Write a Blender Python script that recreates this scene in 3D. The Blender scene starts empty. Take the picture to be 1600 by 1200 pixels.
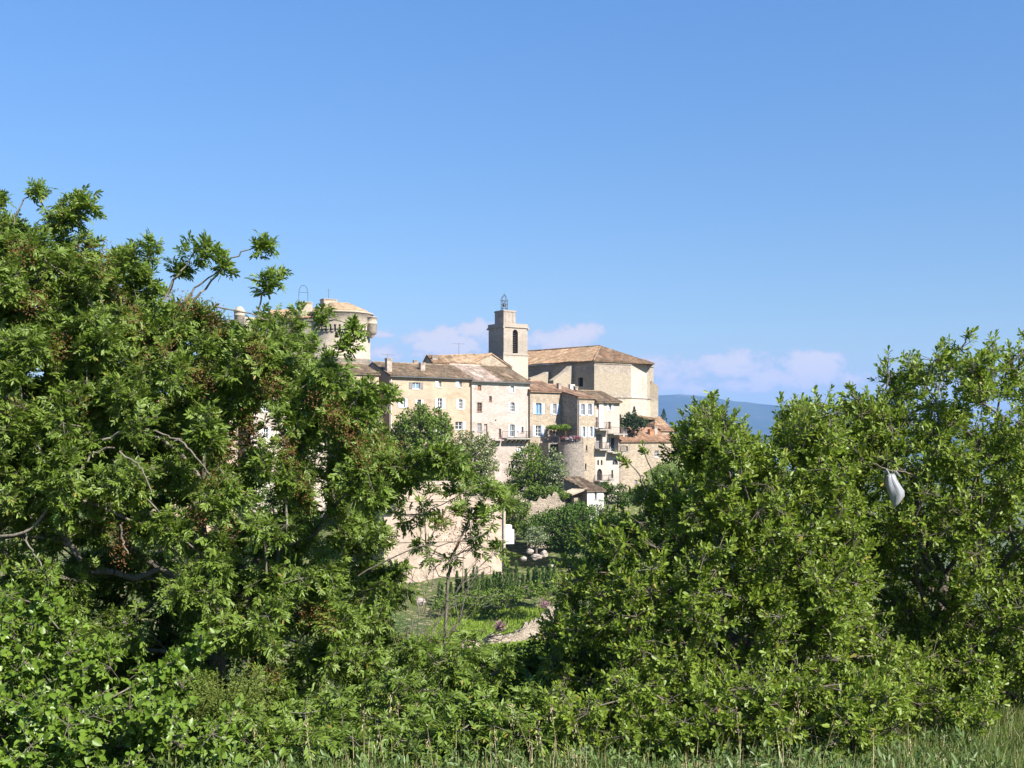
import bpy, bmesh, math, random
import numpy as np
from mathutils import Vector, Matrix, noise as mnoise

random.seed(7)
rng = np.random.default_rng(11)
scene = bpy.context.scene
COL = scene.collection
F, CX, HZ = 1800.0, 800.0, 690.0      # the camera's focal length in pixels of the 1600-wide photo, centre column, horizon row

# ---------------------------------------------------------------- bookkeeping
def P(px, py, Y):
    return Vector(((px - CX) / F * Y, Y, (HZ - py) / F * Y))

def root_of(o):
    while o.parent is not None:
        o = o.parent
    return o

def thing(name, label, cat, loc, group=None):
    o = bpy.data.objects.new(name, None)
    o.empty_display_size = 0.3
    COL.objects.link(o)
    o.location = loc
    o['label'] = label
    o['category'] = cat
    if group:
        o['group'] = group
    return o

def link_mesh(name, me, mat, parent=None):
    o = bpy.data.objects.new(name, me)
    if mat is not None:
        for m in (mat if isinstance(mat, (list, tuple)) else [mat]):
            me.materials.append(m)
    COL.objects.link(o)
    if parent is not None:
        o.parent = parent
        me.transform(Matrix.Translation(-root_of(parent).location))
    return o

def obj(name, bm, mat, parent=None, label=None):
    me = bpy.data.meshes.new(name)
    bm.to_mesh(me)
    bm.free()
    o = link_mesh(name, me, mat, parent)
    if label:
        o['label'] = label
    return o

def tag(o, label, cat, group=None):
    o['label'] = label
    o['category'] = cat
    if group:
        o['group'] = group
    return o

def np_mesh(name, V, quads):
    """V (n,3), quads (m,4) -> mesh"""
    me = bpy.data.meshes.new(name)
    V = np.ascontiguousarray(V, dtype=np.float32)
    Q = np.ascontiguousarray(quads, dtype=np.int32)
    me.vertices.add(len(V))
    me.vertices.foreach_set('co', V.ravel())
    me.loops.add(Q.size)
    me.loops.foreach_set('vertex_index', Q.ravel())
    me.polygons.add(len(Q))
    me.polygons.foreach_set('loop_start', np.arange(0, Q.size, Q.shape[1], dtype=np.int32))
    me.polygons.foreach_set('loop_total', np.full(len(Q), Q.shape[1], dtype=np.int32))
    me.update(calc_edges=True)
    return me

# ---------------------------------------------------------------- materials
def new_mat(name):
    m = bpy.data.materials.new(name)
    m.use_nodes = True
    nt = m.node_tree
    nt.nodes.clear()
    return m, nt

class N:
    """tiny node helper"""
    def __init__(s, nt): s.nt = nt
    def new(s, t, **kw):
        n = s.nt.nodes.new(t)
        for k, v in kw.items():
            setattr(n, k, v)
        return n
    def link(s, a, b): s.nt.links.new(a, b)
    def val(s, sock, v):
        if hasattr(v, 'is_linked') or isinstance(v, bpy.types.NodeSocket):
            s.link(v, sock)
        else:
            sock.default_value = v
    def math(s, op, a, b=0.0, clamp=False):
        n = s.new('ShaderNodeMath', operation=op, use_clamp=clamp)
        s.val(n.inputs[0], a); s.val(n.inputs[1], b)
        return n.outputs[0]
    def mix(s, f, a, b, blend='MIX'):
        n = s.new('ShaderNodeMix', data_type='RGBA', blend_type=blend)
        s.val(n.inputs[0], f)
        for i, c in ((6, a), (7, b)):
            if isinstance(c, (tuple, list)):
                n.inputs[i].default_value = (*c[:3], 1)
            else:
                s.link(c, n.inputs[i])
        return n.outputs[2]
    def ramp(s, f, stops, interp='LINEAR'):
        n = s.new('ShaderNodeValToRGB')
        n.color_ramp.interpolation = interp
        el = n.color_ramp.elements
        while len(el) < len(stops): el.new(0.5)
        for e, (p, c) in zip(el, stops):
            e.position = p
            e.color = (*c[:3], 1) if isinstance(c, (tuple, list)) else (c, c, c, 1)
        s.link(f, n.inputs[0])
        return n.outputs[0]
    def noise(s, vec, scale, detail=4, rough=0.55, out=0):
        n = s.new('ShaderNodeTexNoise')
        n.inputs['Scale'].default_value = scale
        n.inputs['Detail'].default_value = detail
        n.inputs['Roughness'].default_value = rough
        if vec is not None: s.link(vec, n.inputs['Vector'])
        return n.outputs[out]
    def mapping(s, vec, scale=(1, 1, 1), rot=(0, 0, 0), loc=(0, 0, 0)):
        n = s.new('ShaderNodeMapping')
        n.inputs['Scale'].default_value = scale
        n.inputs['Rotation'].default_value = rot
        n.inputs['Location'].default_value = loc
        s.link(vec, n.inputs['Vector'])
        return n.outputs[0]
    def bump(s, h, strength=0.5, dist=0.05):
        n = s.new('ShaderNodeBump')
        n.inputs['Strength'].default_value = strength
        n.inputs['Distance'].default_value = dist
        s.link(h, n.inputs['Height'])
        return n.outputs[0]
    def principled(s, color, rough=0.9, spec=0.3, normal=None, metal=0.0):
        n = s.new('ShaderNodeBsdfPrincipled')
        s.val(n.inputs['Base Color'], (*color[:3], 1) if isinstance(color, (tuple, list)) else color)
        s.val(n.inputs['Roughness'], rough)
        n.inputs['Specular IOR Level'].default_value = spec
        n.inputs['Metallic'].default_value = metal
        if normal is not None: s.link(normal, n.inputs['Normal'])
        return n.outputs[0]
    def out(s, sh):
        o = s.new('ShaderNodeOutputMaterial')
        s.link(sh, o.inputs['Surface'])

def c_mul(c, k): return tuple(min(1, x * k) for x in c)

def stone_mat(name, base, var=0.35, size=0.35, plaster=0.0, pcol=None, seed=0, bump=0.6, stain=0.35, blotch=.5, bands=()):
    warm = lambda q: (q[0] * .88, q[1] * .862, q[2] * .945)
    base = warm(base); pcol = warm(pcol) if pcol else None
    m, nt = new_mat(name); n = N(nt)
    tc = n.new('ShaderNodeTexCoord').outputs['Object']
    mp = n.mapping(tc, (1, 1, 1.7), loc=(seed * 7.3, seed * 3.1, seed * 1.7))
    wob = n.noise(mp, 3.0, 2, out=1)
    va = n.new('ShaderNodeVectorMath', operation='MULTIPLY_ADD')
    n.link(wob, va.inputs[0]); va.inputs[1].default_value = (.16, .16, .16); n.link(mp, va.inputs[2])
    vo = n.new('ShaderNodeTexVoronoi'); vo.inputs['Scale'].default_value = 1 / size
    n.link(va.outputs[0], vo.inputs['Vector'])
    ve = n.new('ShaderNodeTexVoronoi', feature='DISTANCE_TO_EDGE'); ve.inputs['Scale'].default_value = 1 / size
    n.link(va.outputs[0], ve.inputs['Vector'])
    sep = n.new('ShaderNodeSeparateColor'); n.link(vo.outputs['Color'], sep.inputs[0])
    stone = n.ramp(sep.outputs[0], [(0, c_mul(base, 1 - var)), (.35, c_mul(base, 1 - var * .25)), (.7, base),
                                    (1, c_mul(base, 1 + var * .55))])
    edge = n.ramp(ve.outputs[0], [(0.0, 1), (0.09, 0)])
    c = n.mix(edge, stone, c_mul(base, .82))
    h = ve.outputs[0]
    if plaster > 0:
        pn = n.noise(mp, .33, 5, .62)
        pm = n.ramp(pn, [(max(0, .72 - plaster * .5), 0), (max(0.02, .76 - plaster * .5), 1)])
        pc0 = pcol or c_mul(base, 1.15)
        pcv = n.mix(n.noise(mp, 1.1, 5), c_mul(pc0, .86), c_mul(pc0, 1.1))
        c = n.mix(pm, c, pcv)
        h = n.math('MULTIPLY', ve.outputs[0], n.math('SUBTRACT', 1.0, pm))
    # weather stains: broad patches and vertical streaks
    st = n.noise(n.mapping(tc, (.9, .9, .16), loc=(seed, 0, 0)), 1.1, 5, .6)
    c = n.mix(n.ramp(st, [(.38, stain), (.62, 0)]), c, c_mul(base, .62), 'MIX')
    big = n.noise(mp, .22, 4)
    c = n.mix(n.ramp(big, [(.35, .28), (.6, 0)]), c, (.2, .17, .13), 'MIX')
    bl = n.noise(n.mapping(mp, (1, 1, 1), loc=(11, 4, 2)), 1.35, 6, .68)
    c = n.mix(n.ramp(bl, [(.36, blotch), (.50, 0)]), c, c_mul(base, .60))
    c = n.mix(n.ramp(bl, [(.55, 0), (.68, blotch)]), c, c_mul(base, 1.25))
    if bands:                                   # courses of other stone or old render between two heights (above the thing's base), with ragged edges
        sz = n.new('ShaderNodeSeparateXYZ'); n.link(tc, sz.inputs[0])
        zz = n.math('ADD', sz.outputs[2], n.math('MULTIPLY', n.math('SUBTRACT', n.noise(mp, .7, 5, .65), .5), 2.2))
        for (za, zb, bc, k) in bands:
            f1 = n.math('MULTIPLY', n.math('SUBTRACT', zz, za), 4.0, True); f2 = n.math('MULTIPLY', n.math('SUBTRACT', zb, zz), 4.0, True)
            bcn = n.mix(n.ramp(n.noise(mp, 2.2, 5, .7), [(.35, 0), (.65, 1)]), c_mul(bc, .8), c_mul(bc, 1.12))
            c = n.mix(n.math('MULTIPLY', n.math('MULTIPLY', f1, f2), k), c, bcn)
    fine = n.noise(mp, 9, 3)
    c = n.mix(.18, c, n.ramp(fine, [(.3, .45), (.7, 1)]), 'MULTIPLY')
    hh = n.math('ADD', n.ramp(h, [(0, 0), (.16, 1)]), n.math('MULTIPLY', fine, .5))
    n.out(n.principled(c, .93, .2, n.bump(hh, bump, .05)))
    return m

def roof_mat(name, cols, lichen=(.30, .27, .2), lich=0.4):
    m, nt = new_mat(name); n = N(nt)
    uv = n.new('ShaderNodeUVMap').outputs[0]
    sep = n.new('ShaderNodeSeparateXYZ'); n.link(uv, sep.inputs[0])
    u = n.math('FLOOR', n.math('DIVIDE', sep.outputs[0], .24))
    v = n.math('FLOOR', n.math('DIVIDE', sep.outputs[1], .40))
    comb = n.new('ShaderNodeCombineXYZ'); n.link(u, comb.inputs[0]); n.link(v, comb.inputs[1])
    wn = n.new('ShaderNodeTexWhiteNoise', noise_dimensions='2D'); n.link(comb.outputs[0], wn.inputs['Vector'])
    k = len(cols)
    c = n.ramp(wn.outputs['Value'], [(i / (k - 1), col) for i, col in enumerate(cols)])
    tc = n.new('ShaderNodeTexCoord').outputs['Object']
    u2 = n.math('FLOOR', n.math('DIVIDE', sep.outputs[0], .72)); v2 = n.math('FLOOR', n.math('DIVIDE', sep.outputs[1], .9))
    cb2 = n.new('ShaderNodeCombineXYZ'); n.link(u2, cb2.inputs[0]); n.link(v2, cb2.inputs[1])
    w2 = n.new('ShaderNodeTexWhiteNoise', noise_dimensions='2D'); n.link(cb2.outputs[0], w2.inputs['Vector'])
    c = n.mix(n.ramp(w2.outputs['Value'], [(0, .55), (.3, 0)]), c, c_mul(cols[0], .6))
    c = n.mix(n.ramp(w2.outputs['Value'], [(.84, 0), (.96, .6)]), c, c_mul(cols[3], 1.35))
    c = n.mix(n.ramp(n.noise(tc, .5, 5, .65), [(.42, 0), (.62, lich)]), c, lichen)
    c = n.mix(n.ramp(n.noise(tc, 1.3, 5, .65), [(.47, 0), (.62, .7)]), c, c_mul(cols[0], .6))
    uvm = n.mapping(uv, (1.6, .22, 1))
    c = n.mix(n.ramp(n.noise(uvm, 1.0, 4, .6), [(.5, 0), (.68, .5)]), c, c_mul(lichen, .55))
    fr = n.math('FRACT', n.math('DIVIDE', sep.outputs[1], .40))
    n.out(n.principled(c, .9, .2, n.bump(fr, .5, .05)))
    return m

def plain_mat(name, col, rough=.7, spec=.3, var=.15, scale=6, metal=0.0):
    m, nt = new_mat(name); n = N(nt)
    tc = n.new('ShaderNodeTexCoord').outputs['Object']
    f = n.noise(tc, scale, 4)
    c = n.mix(n.ramp(f, [(.3, 0), (.7, 1)]), c_mul(col, 1 - var), c_mul(col, 1 + var))
    n.out(n.principled(c, rough, spec, n.bump(f, .15, .01), metal))
    return m

def glass_mat(name, col=(.03, .04, .05), rough=.12):
    m, nt = new_mat(name); n = N(nt)
    tc = n.new('ShaderNodeTexCoord').outputs['Object']
    f = n.noise(tc, 1.3, 2)
    n.out(n.principled(n.mix(f, c_mul(col, .5), c_mul(col, 1.6)), rough, .6))
    return m

def leaf_mat(name, dark, light, trans=.3, rough=.42, tcol=None, spec=.5, scale=1.2, odd=None, oddf=.04):
    m, nt = new_mat(name); n = N(nt)
    geo = n.new('ShaderNodeNewGeometry')
    ri = geo.outputs['Random Per Island']
    tc = n.new('ShaderNodeTexCoord').outputs['Object']
    big = n.noise(tc, scale, 3)
    f = n.math('ADD', n.math('MULTIPLY', ri, .7), n.math('MULTIPLY', n.ramp(big, [(.3, 0), (.7, 1)]), .45), True)
    c = n.mix(f, dark, light)
    if odd:
        pick = n.math('GREATER_THAN', n.math('FRACT', n.math('MULTIPLY', ri, 91.7)), 1 - oddf)
        c = n.mix(pick, c, odd)
    pr = n.principled(c, rough, spec)
    tr = n.new('ShaderNodeBsdfTranslucent')
    tl = n.mix(.5, c, tcol or c_mul(light, 1.4))
    n.link(tl, tr.inputs['Color'])
    ms = n.new('ShaderNodeMixShader'); ms.inputs[0].default_value = trans
    n.link(pr, ms.inputs[1]); n.link(tr.outputs[0], ms.inputs[2])
    n.out(ms.outputs[0])
    return m

# ---------------------------------------------------------------- mesh bits
def quad(bm, a, b, c, d):
    return bm.faces.new([bm.verts.new(p) for p in (a, b, c, d)])

def poly(bm, pts):
    return bm.faces.new([bm.verts.new(p) for p in pts])

def box_pts(bm, o, ex, ey, x0, x1, y0, y1, z0, z1, mi=0):
    """box in the frame origin o (Vector), ex, ey (horizontal unit Vectors)"""
    up = Vector((0, 0, 1))
    v = [bm.verts.new(o + ex * x + ey * y + up * z) for z in (z0, z1) for (x, y) in ((x0, y0), (x1, y0), (x1, y1), (x0, y1))]
    for f in ((3, 2, 1, 0), (4, 5, 6, 7), (0, 1, 5, 4), (1, 2, 6, 5), (2, 3, 7, 6), (3, 0, 4, 7)):
        fc = bm.faces.new([v[i] for i in f]); fc.material_index = mi

def tube(bm, p0, p1, r0, r1=None, sides=6, cap=True):
    r1 = r0 if r1 is None else r1
    d = (p1 - p0)
    if d.length < 1e-6: return
    d.normalize()
    a = d.orthogonal().normalized(); b = d.cross(a)
    R = []
    for p, r in ((p0, r0), (p1, r1)):
        R.append([bm.verts.new(p + (a * math.cos(t) + b * math.sin(t)) * r) for t in [2 * math.pi * i / sides for i in range(sides)]])
    for i in range(sides):
        j = (i + 1) % sides
        bm.faces.new((R[0][i], R[0][j], R[1][j], R[1][i]))
    if cap:
        bm.faces.new(R[0][::-1]); bm.faces.new(R[1])

def lathe(bm, c, prof, sides=24, a0=0, a1=2 * math.pi, smooth=True):
    """prof: [(radius, z)] turned about the vertical through c"""
    full = abs(a1 - a0 - 2 * math.pi) < 1e-6
    k = sides if full else sides + 1
    rings = []
    for r, z in prof:
        if r < 1e-4:
            rings.append([bm.verts.new((c.x, c.y, c.z + z))])
        else:
            rings.append([bm.verts.new((c.x + r * math.cos(a0 + (a1 - a0) * i / sides), c.y + r * math.sin(a0 + (a1 - a0) * i / sides), c.z + z)) for i in range(k)])
    for A, B in zip(rings, rings[1:]):
        for i in range(sides):
            j = (i + 1) % k
            if len(A) == 1 and len(B) == 1: continue
            if len(A) == 1: f = bm.faces.new((A[0], B[j], B[i]))
            elif len(B) == 1: f = bm.faces.new((A[i], A[j], B[0]))
            else: f = bm.faces.new((A[i], A[j], B[j], B[i]))
            f.smooth = smooth

# ---------------------------------------------------------------- walls with real openings
class Wall:
    """a vertical wall from plan point a (left, seen from outside) to b"""
    def __init__(s, a, b, z0, z1):
        s.a = Vector((a[0], a[1], 0)); s.b = Vector((b[0], b[1], 0))
        s.L = (s.b - s.a).length
        s.d = (s.b - s.a).normalized()
        s.n = Vector((s.d.y, -s.d.x, 0))
        s.z0, s.z1 = z0, z1
        s.ops = []
    def at(s, u, z, o=0.0):
        p = s.a + s.d * u + s.n * o
        return Vector((p.x, p.y, z))
    def u_of(s, px):
        k = (px - CX) / F
        return (k * s.a.y - s.a.x) / (s.d.x - k * s.d.y)
    def z_of(s, py, u):
        return (HZ - py) / F * (s.a.y + s.d.y * u)
    def rect(s, px0, py0, px1, py1):
        u0, u1 = s.u_of(px0), s.u_of(px1)
        uc = (u0 + u1) / 2
        return u0, s.z_of(py1, uc), u1, s.z_of(py0, uc)
    def build(s, bm, reveal=.25):
        us = sorted({0.0, s.L, *[x for o in s.ops for x in (o['r'][0], o['r'][2])]})
        zs = sorted({s.z0, s.z1, *[x for o in s.ops for x in (o['r'][1], o['r'][3])]})
        us = [x for x in us if -1e-6 <= x <= s.L + 1e-6]
        zs = [x for x in zs if s.z0 - 1e-6 <= x <= s.z1 + 1e-6]
        for u0, u1 in zip(us, us[1:]):
            for z0, z1 in zip(zs, zs[1:]):
                uc, zc = (u0 + u1) / 2, (z0 + z1) / 2
                if any(o['r'][0] < uc < o['r'][2] and o['r'][1] < zc < o['r'][3] for o in s.ops): continue
                quad(bm, s.at(u0, z0), s.at(u1, z0), s.at(u1, z1), s.at(u0, z1))
        for o in s.ops:
            u0, z0, u1, z1 = o['r']; rv = o.get('reveal', reveal)
            for (a, b) in (((u0, z0), (u1, z0)), ((u1, z0), (u1, z1)), ((u1, z1), (u0, z1)), ((u0, z1), (u0, z0))):
                quad(bm, s.at(*a), s.at(*a, -rv), s.at(*b, -rv), s.at(*b))
            if o.get('arch'):
                hw = (u1 - u0) / 2; uc = (u0 + u1) / 2; rise = min(hw * o['arch'], (z1 - z0) * .6)
                zb = z1 - rise; K = 10
                pt = [(uc - hw * math.cos(math.pi * i / K), zb + rise * math.sin(math.pi * i / K)) for i in range(K + 1)]
                for off in (-.004, ):
                    for i in range(K // 2):
                        poly(bm, [s.at(u0 + .001, z1, off), s.at(*pt[i], off), s.at(*pt[i + 1], off)])
                        poly(bm, [s.at(u1 - .001, z1, off), s.at(*pt[K - i - 1], off), s.at(*pt[K - i], off)])
                for i in range(K):
                    quad(bm, s.at(*pt[i], -.004), s.at(*pt[i], -rv), s.at(*pt[i + 1], -rv), s.at(*pt[i + 1], -.004))

def frame_box(bm, w, u0, u1, z0, z1, o0, o1):
    box_pts(bm, w.at(0, 0), w.d, w.n, u0, u1, o0, o1, z0, z1)

def window(w, root, px0, py0, px1, py1, frame='frame_white', glass='glass', kind='casement', arch=None, shut=None, smat=None,
           surround=None, sill=True, bars=1, sw=.55, name='window', label=None, reveal=.25, wide=None):
    """cuts the opening in wall w and hangs the window (> pane, shutter, surround) on root"""
    r = w.rect(px0, py0, px1, py1)
    u0, z0, u1, z1 = r
    w.ops.append(dict(r=r, arch=arch, reveal=reveal))
    bm = bmesh.new()
    o0, o1 = -reveal + .04, -reveal + .10
    fb = min(.07, (u1 - u0) * .14)
    frame_box(bm, w, u0, u0 + fb, z0, z1, o0, o1); frame_box(bm, w, u1 - fb, u1, z0, z1, o0, o1)
    frame_box(bm, w, u0 + fb, u1 - fb, z0, z0 + fb, o0, o1); frame_box(bm, w, u0 + fb, u1 - fb, z1 - fb, z1, o0, o1)
    uc = (u0 + u1) / 2
    if kind == 'casement':
        frame_box(bm, w, uc - fb * .55, uc + fb * .55, z0 + fb, z1 - fb, o0, o1 + .012)
        for k in range(bars):
            zc = z0 + (z1 - z0) * (k + 1) / (bars + 1)
            frame_box(bm, w, u0 + fb, uc - fb * .55, zc - .022, zc + .022, o0, o1 - .012)
            frame_box(bm, w, uc + fb * .55, u1 - fb, zc - .022, zc + .022, o0, o1 - .012)
    elif kind == 'planks':
        k = max(3, int((u1 - u0) / .18))
        for i in range(k):
            a = u0 + fb + (u1 - u0 - 2 * fb) * i / k; b = u0 + fb + (u1 - u0 - 2 * fb) * (i + 1) / k
            frame_box(bm, w, a + .01, b - .01, z0 + fb, z1 - fb, o0, o1 - .02)
        frame_box(bm, w, u0 + fb, u1 - fb, (z0 + z1) / 2 - .05, (z0 + z1) / 2 + .05, o0, o1 - .005)
    if sill:
        frame_box(bm, w, u0 - .08, u1 + .08, z0 - .1, z0 - .003, -.02, .07)
    f = obj(name, bm, M[frame], root, label)
    bm = bmesh.new()
    quad(bm, *[w.at(u, z, -reveal + .02) for u, z in ((u0, z0), (u1, z0), (u1, z1), (u0, z1))])
    obj('pane', bm, M[glass], f)
    if surround:
        bm = bmesh.new(); t = .22
        frame_box(bm, w, u0 - t, u0 - .002, z0, z1 + t, -.03, .012); frame_box(bm, w, u1 + .002, u1 + t, z0, z1 + t, -.03, .012)
        frame_box(bm, w, u0 - .002, u1 + .002, z1 + .002, z1 + t, -.03, .012)
        obj('surround', bm, M[surround], f)
    if shut:
        ws = wide or (u1 - u0) * sw
        for sd in shut:
            a, b = (u0 - ws - .01, u0 - .01) if sd == 'l' else (u1 + .01, u1 + ws + .01)
            bm = bmesh.new()
            frame_box(bm, w, a, b, z0 - .03, z1 + .03, .02, .05)
            for q in (.12, .5, .88):
                zc = z0 + (z1 - z0) * q
                frame_box(bm, w, a + .02, b - .02, zc - .05, zc + .05, .05, .068)
            obj('shutter', bm, M[smat], f)
    return f

# ---------------------------------------------------------------- tiled roofs
def roof_sheet(bm, pts, thick=.14, step=.24, amp=.055, sag=.05):
    """pts: planar convex polygon (world), pts[0]->pts[1] is the eave, left to right seen from outside. Canal tiles run up the slope."""
    uvl = bm.loops.layers.uv.verify()
    o = pts[0]; ex = (pts[1] - pts[0]).normalized()
    nrm = Vector((0, 0, 0))
    for i in range(1, len(pts) - 1):
        nrm += (pts[i] - o).cross(pts[i + 1] - o)
    nrm.normalize()
    if nrm.z < 0: nrm.negate()
    ey = nrm.cross(ex).normalized()
    loc = [((p - o).dot(ex), (p - o).dot(ey)) for p in pts]
    u0, u1 = min(a for a, b in loc), max(a for a, b in loc)
    v0, v1 = min(b for a, b in loc), max(b for a, b in loc)
    nu = max(4, int((u1 - u0) / step * 4)); nv = max(2, int((v1 - v0) / .8))
    b2 = bmesh.new(); uv2 = b2.loops.layers.uv.verify()
    g = [[b2.verts.new((u0 + (u1 - u0) * i / nu, v0 + (v1 - v0) * j / nv, 0)) for i in range(nu + 1)] for j in range(nv + 1)]
    for j in range(nv):
        for i in range(nu):
            b2.faces.new((g[j][i], g[j][i + 1], g[j + 1][i + 1], g[j + 1][i]))
    cu = sum(a for a, b in loc) / len(loc); cv = sum(b for a, b in loc) / len(loc)
    for i in range(len(loc)):
        a, b = Vector((*loc[i], 0)), Vector((*loc[(i + 1) % len(loc)], 0))
        if (b - a).length < 1e-4: continue
        no = Vector(((b - a).y, -(b - a).x, 0)).normalized()
        if no.dot(Vector((cu, cv, 0)) - a) > 0: no.negate()
        bmesh.ops.bisect_plane(b2, geom=b2.verts[:] + b2.edges[:] + b2.faces[:], plane_co=a, plane_no=no, clear_outer=True)
    vm = {}
    for v in b2.verts:
        u, w = v.co.x, v.co.y
        h = amp * math.cos(2 * math.pi * u / step) + .012 * math.sin(w * 15.7 + math.floor(u / step) * 2.1)
        pw = o + ex * u + ey * w
        h += sag * (mnoise.noise(pw * .35)) + .03 * mnoise.noise(pw * 1.7)
        vm[v] = bm.verts.new(pw + nrm * (h + amp))
    for f in b2.faces:
        try:
            nf = bm.faces.new([vm[v] for v in f.verts])
        except ValueError:
            continue
        for l, v in zip(nf.loops, f.verts):
            l[uvl].uv = (v.co.x + 100, v.co.y + 100)
    b2.free()
    # the boards below
    top = [p - nrm * .01 for p in pts]; bot = [p - nrm * thick for p in pts]
    poly(bm, top); poly(bm, bot[::-1])
    for i in range(len(pts)):
        j = (i + 1) % len(pts)
        quad(bm, top[i], bot[i], bot[j], top[j])

def chimney(root, px, py, Y, w=.7, d=.55, h=1.4, ex=None, mat='stone_pale', cap=True, name='chimney', up=0.0):
    """px, py: where the middle of the chimney's top shows"""
    ex = ex or E1; ey = Vector((-ex.y, ex.x, 0))
    p = P(px, py, Y)
    bm = bmesh.new()
    o = Vector((p.x, p.y, 0))
    box_pts(bm, o, ex, ey, -w / 2, w / 2, -d / 2, d / 2, p.z - h, p.z - .22)
    box_pts(bm, o, ex, ey, -w / 2 - .06, w / 2 + .06, -d / 2 - .06, d / 2 + .06, p.z - .22, p.z - .14)
    for sx in (-1, 1):
        box_pts(bm, o, ex, ey, sx * (w / 2 - .1) - .07, sx * (w / 2 - .1) + .07, -d / 2, d / 2, p.z - .14, p.z - .05)
    box_pts(bm, o, ex, ey, -w / 2 - .04, w / 2 + .04, -d / 2 - .04, d / 2 + .04, p.z - .05, p.z + .03)
    return obj(name, bm, M[mat], root)

def antenna(root, px, py0, py1, Y, arms=4):
    a, b = P(px, py1, Y), P(px, py0, Y)
    bm = bmesh.new()
    tube(bm, a, b, .03, .02, 5)
    L = .9
    d = Vector((.95, .3, 0))
    for z in (0.12,):
        c = b - Vector((0, 0, z))
        tube(bm, c - d * L, c + d * L, .018, .018, 4)
        for k in range(arms):
            q = c + d * (L * (-.9 + 1.8 * k / (arms - 1)))
            e = Vector((-.3, .95, 0)) * .35
            tube(bm, q - e, q + e, .012, .012, 4)
    return obj('antenna', bm, M['iron'], root)

def V2(px, Y):
    return Vector(((px - CX) / F * Y, Y, 0))

def along(p, d, px):
    """the point of the plan line p + t d that shows in column px"""
    k = (px - CX) / F
    t = (k * p.y - p.x) / (d.x - k * d.y)
    return p + d * t
HAZE = 8.0e-5
HAZE_C = (.26, .48, .95, 1)
SUN_AZ_DEG, SUN_EL_DEG, SUN_E = 48, 40, 5.0
SKY_S, SKY_AIR, SKY_DUST, SKY_OZ = .068, 1.0, .1, 3.0
SKY_LO, SKY_HI = (.66, .645, .64), (.68, .96, 1.20)
CLOUD_A, CLOUD_B, CLOUD_V = (.25, .275, .355), (.345, .335, .36), (.195, .25, .345)
EXPO = 1.28
# ================================================================ materials of the village
M = {}
M['ochre_wall'] = stone_mat('ochre_wall', (.49, .385, .245), .18, .4, .55, (.53, .415, .275), 1, .35, .15, .22)
M['pale_wall'] = stone_mat('pale_wall', (.51, .435, .335), .28, .33, .5, (.54, .46, .38), 2, .5, .25, .4, ((14.76, 20.00, (.62, .57, .50), .8), (10.20, 14.04, (.42, .365, .325), .7)))
M['rubble_wall'] = stone_mat('rubble_wall', (.47, .39, .265), .32, .33, .12, (.52, .45, .33), 3, .6, .2)
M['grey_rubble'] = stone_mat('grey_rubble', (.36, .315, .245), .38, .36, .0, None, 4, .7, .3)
M['white_wall'] = stone_mat('white_wall', (.54, .47, .36), .16, .4, .6, (.57, .50, .395), 5, .3, .2, .3)
M['church_stone'] = stone_mat('church_stone', (.46, .40, .295), .34, .32, .25, (.50, .44, .34), 6, .6, .35, .55, ((4.56, 8.08, (.36, .305, .225), .75), (-2.05, 3.94, (.54, .47, .36), .55)))
M['church_pale'] = stone_mat('church_pale', (.56, .50, .39), .16, .45, .2, (.6, .54, .43), 7, .4, .12)
M['tower_stone'] = stone_mat('tower_stone', (.47, .41, .31), .16, .42, .35, (.47, .415, .325), 8, .35, .3, .35, ((11.18, 13.55, (.30, .265, .215), .75), (7.25, 10.76, (.56, .49, .37), .5)))
M['castle_stone'] = stone_mat('castle_stone', (.53, .46, .33), .16, .45, .3, (.55, .475, .345), 9, .35, .25)
M['render_wall'] = stone_mat('render_wall', (.60, .475, .34), .2, .45, .5, (.63, .50, .36), 10, .5, .35, .45)
M['stone_pale'] = stone_mat('stone_pale', (.47, .40, .31), .2, .4, .3, None, 11, .4, .2)
M['drystone'] = stone_mat('drystone', (.46, .385, .27), .45, .3, .0, None, 12, .9, .2)
M['lime_white'] = plain_mat('lime_white', (.64, .61, .55), .85, .2, .06, 3)
M['roof_brown'] = roof_mat('roof_brown', [(.145, .095, .06), (.23, .155, .10), (.20, .14, .095), (.31, .225, .15), (.17, .125, .085)], (.17, .145, .10), .6)
M['roof_pink'] = roof_mat('roof_pink', [(.30, .205, .155), (.46, .36, .29), (.38, .25, .19), (.55, .47, .40), (.30, .22, .17)], (.40, .35, .3), .45)
M['roof_red'] = roof_mat('roof_red', [(.23, .125, .08), (.32, .185, .12), (.27, .16, .105), (.38, .26, .18), (.21, .125, .085)], (.26, .20, .13), .5)
M['roof_church'] = roof_mat('roof_church', [(.17, .105, .065), (.25, .155, .095), (.30, .145, .08), (.33, .235, .155), (.19, .125, .085)], (.21, .165, .105), .7)
M['roof_orange'] = roof_mat('roof_orange', [(.28, .15, .09), (.38, .21, .135), (.32, .175, .11), (.42, .285, .20), (.27, .165, .11)], (.30, .22, .14), .45)
M['roof_tan'] = roof_mat('roof_tan', [(.27, .16, .09), (.36, .235, .14), (.30, .15, .08), (.43, .32, .21), (.22, .14, .085)], (.24, .19, .12), .55)
M['frame_white'] = plain_mat('frame_white', (.60, .59, .57), .5, .4, .05)
M['frame_brown'] = plain_mat('frame_brown', (.22, .12, .075), .6, .3, .2)
M['frame_grey'] = plain_mat('frame_grey', (.22, .21, .21), .6, .3, .15)
M['frame_blue'] = plain_mat('frame_blue', (.18, .30, .42), .5, .4, .1)
M['shutter_white'] = plain_mat('shutter_white', (.62, .62, .62), .55, .35, .04)
M['shutter_blue'] = plain_mat('shutter_blue', (.40, .48, .63), .55, .35, .06)
M['shutter_grey'] = plain_mat('shutter_grey', (.20, .18, .17), .6, .3, .12)
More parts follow.
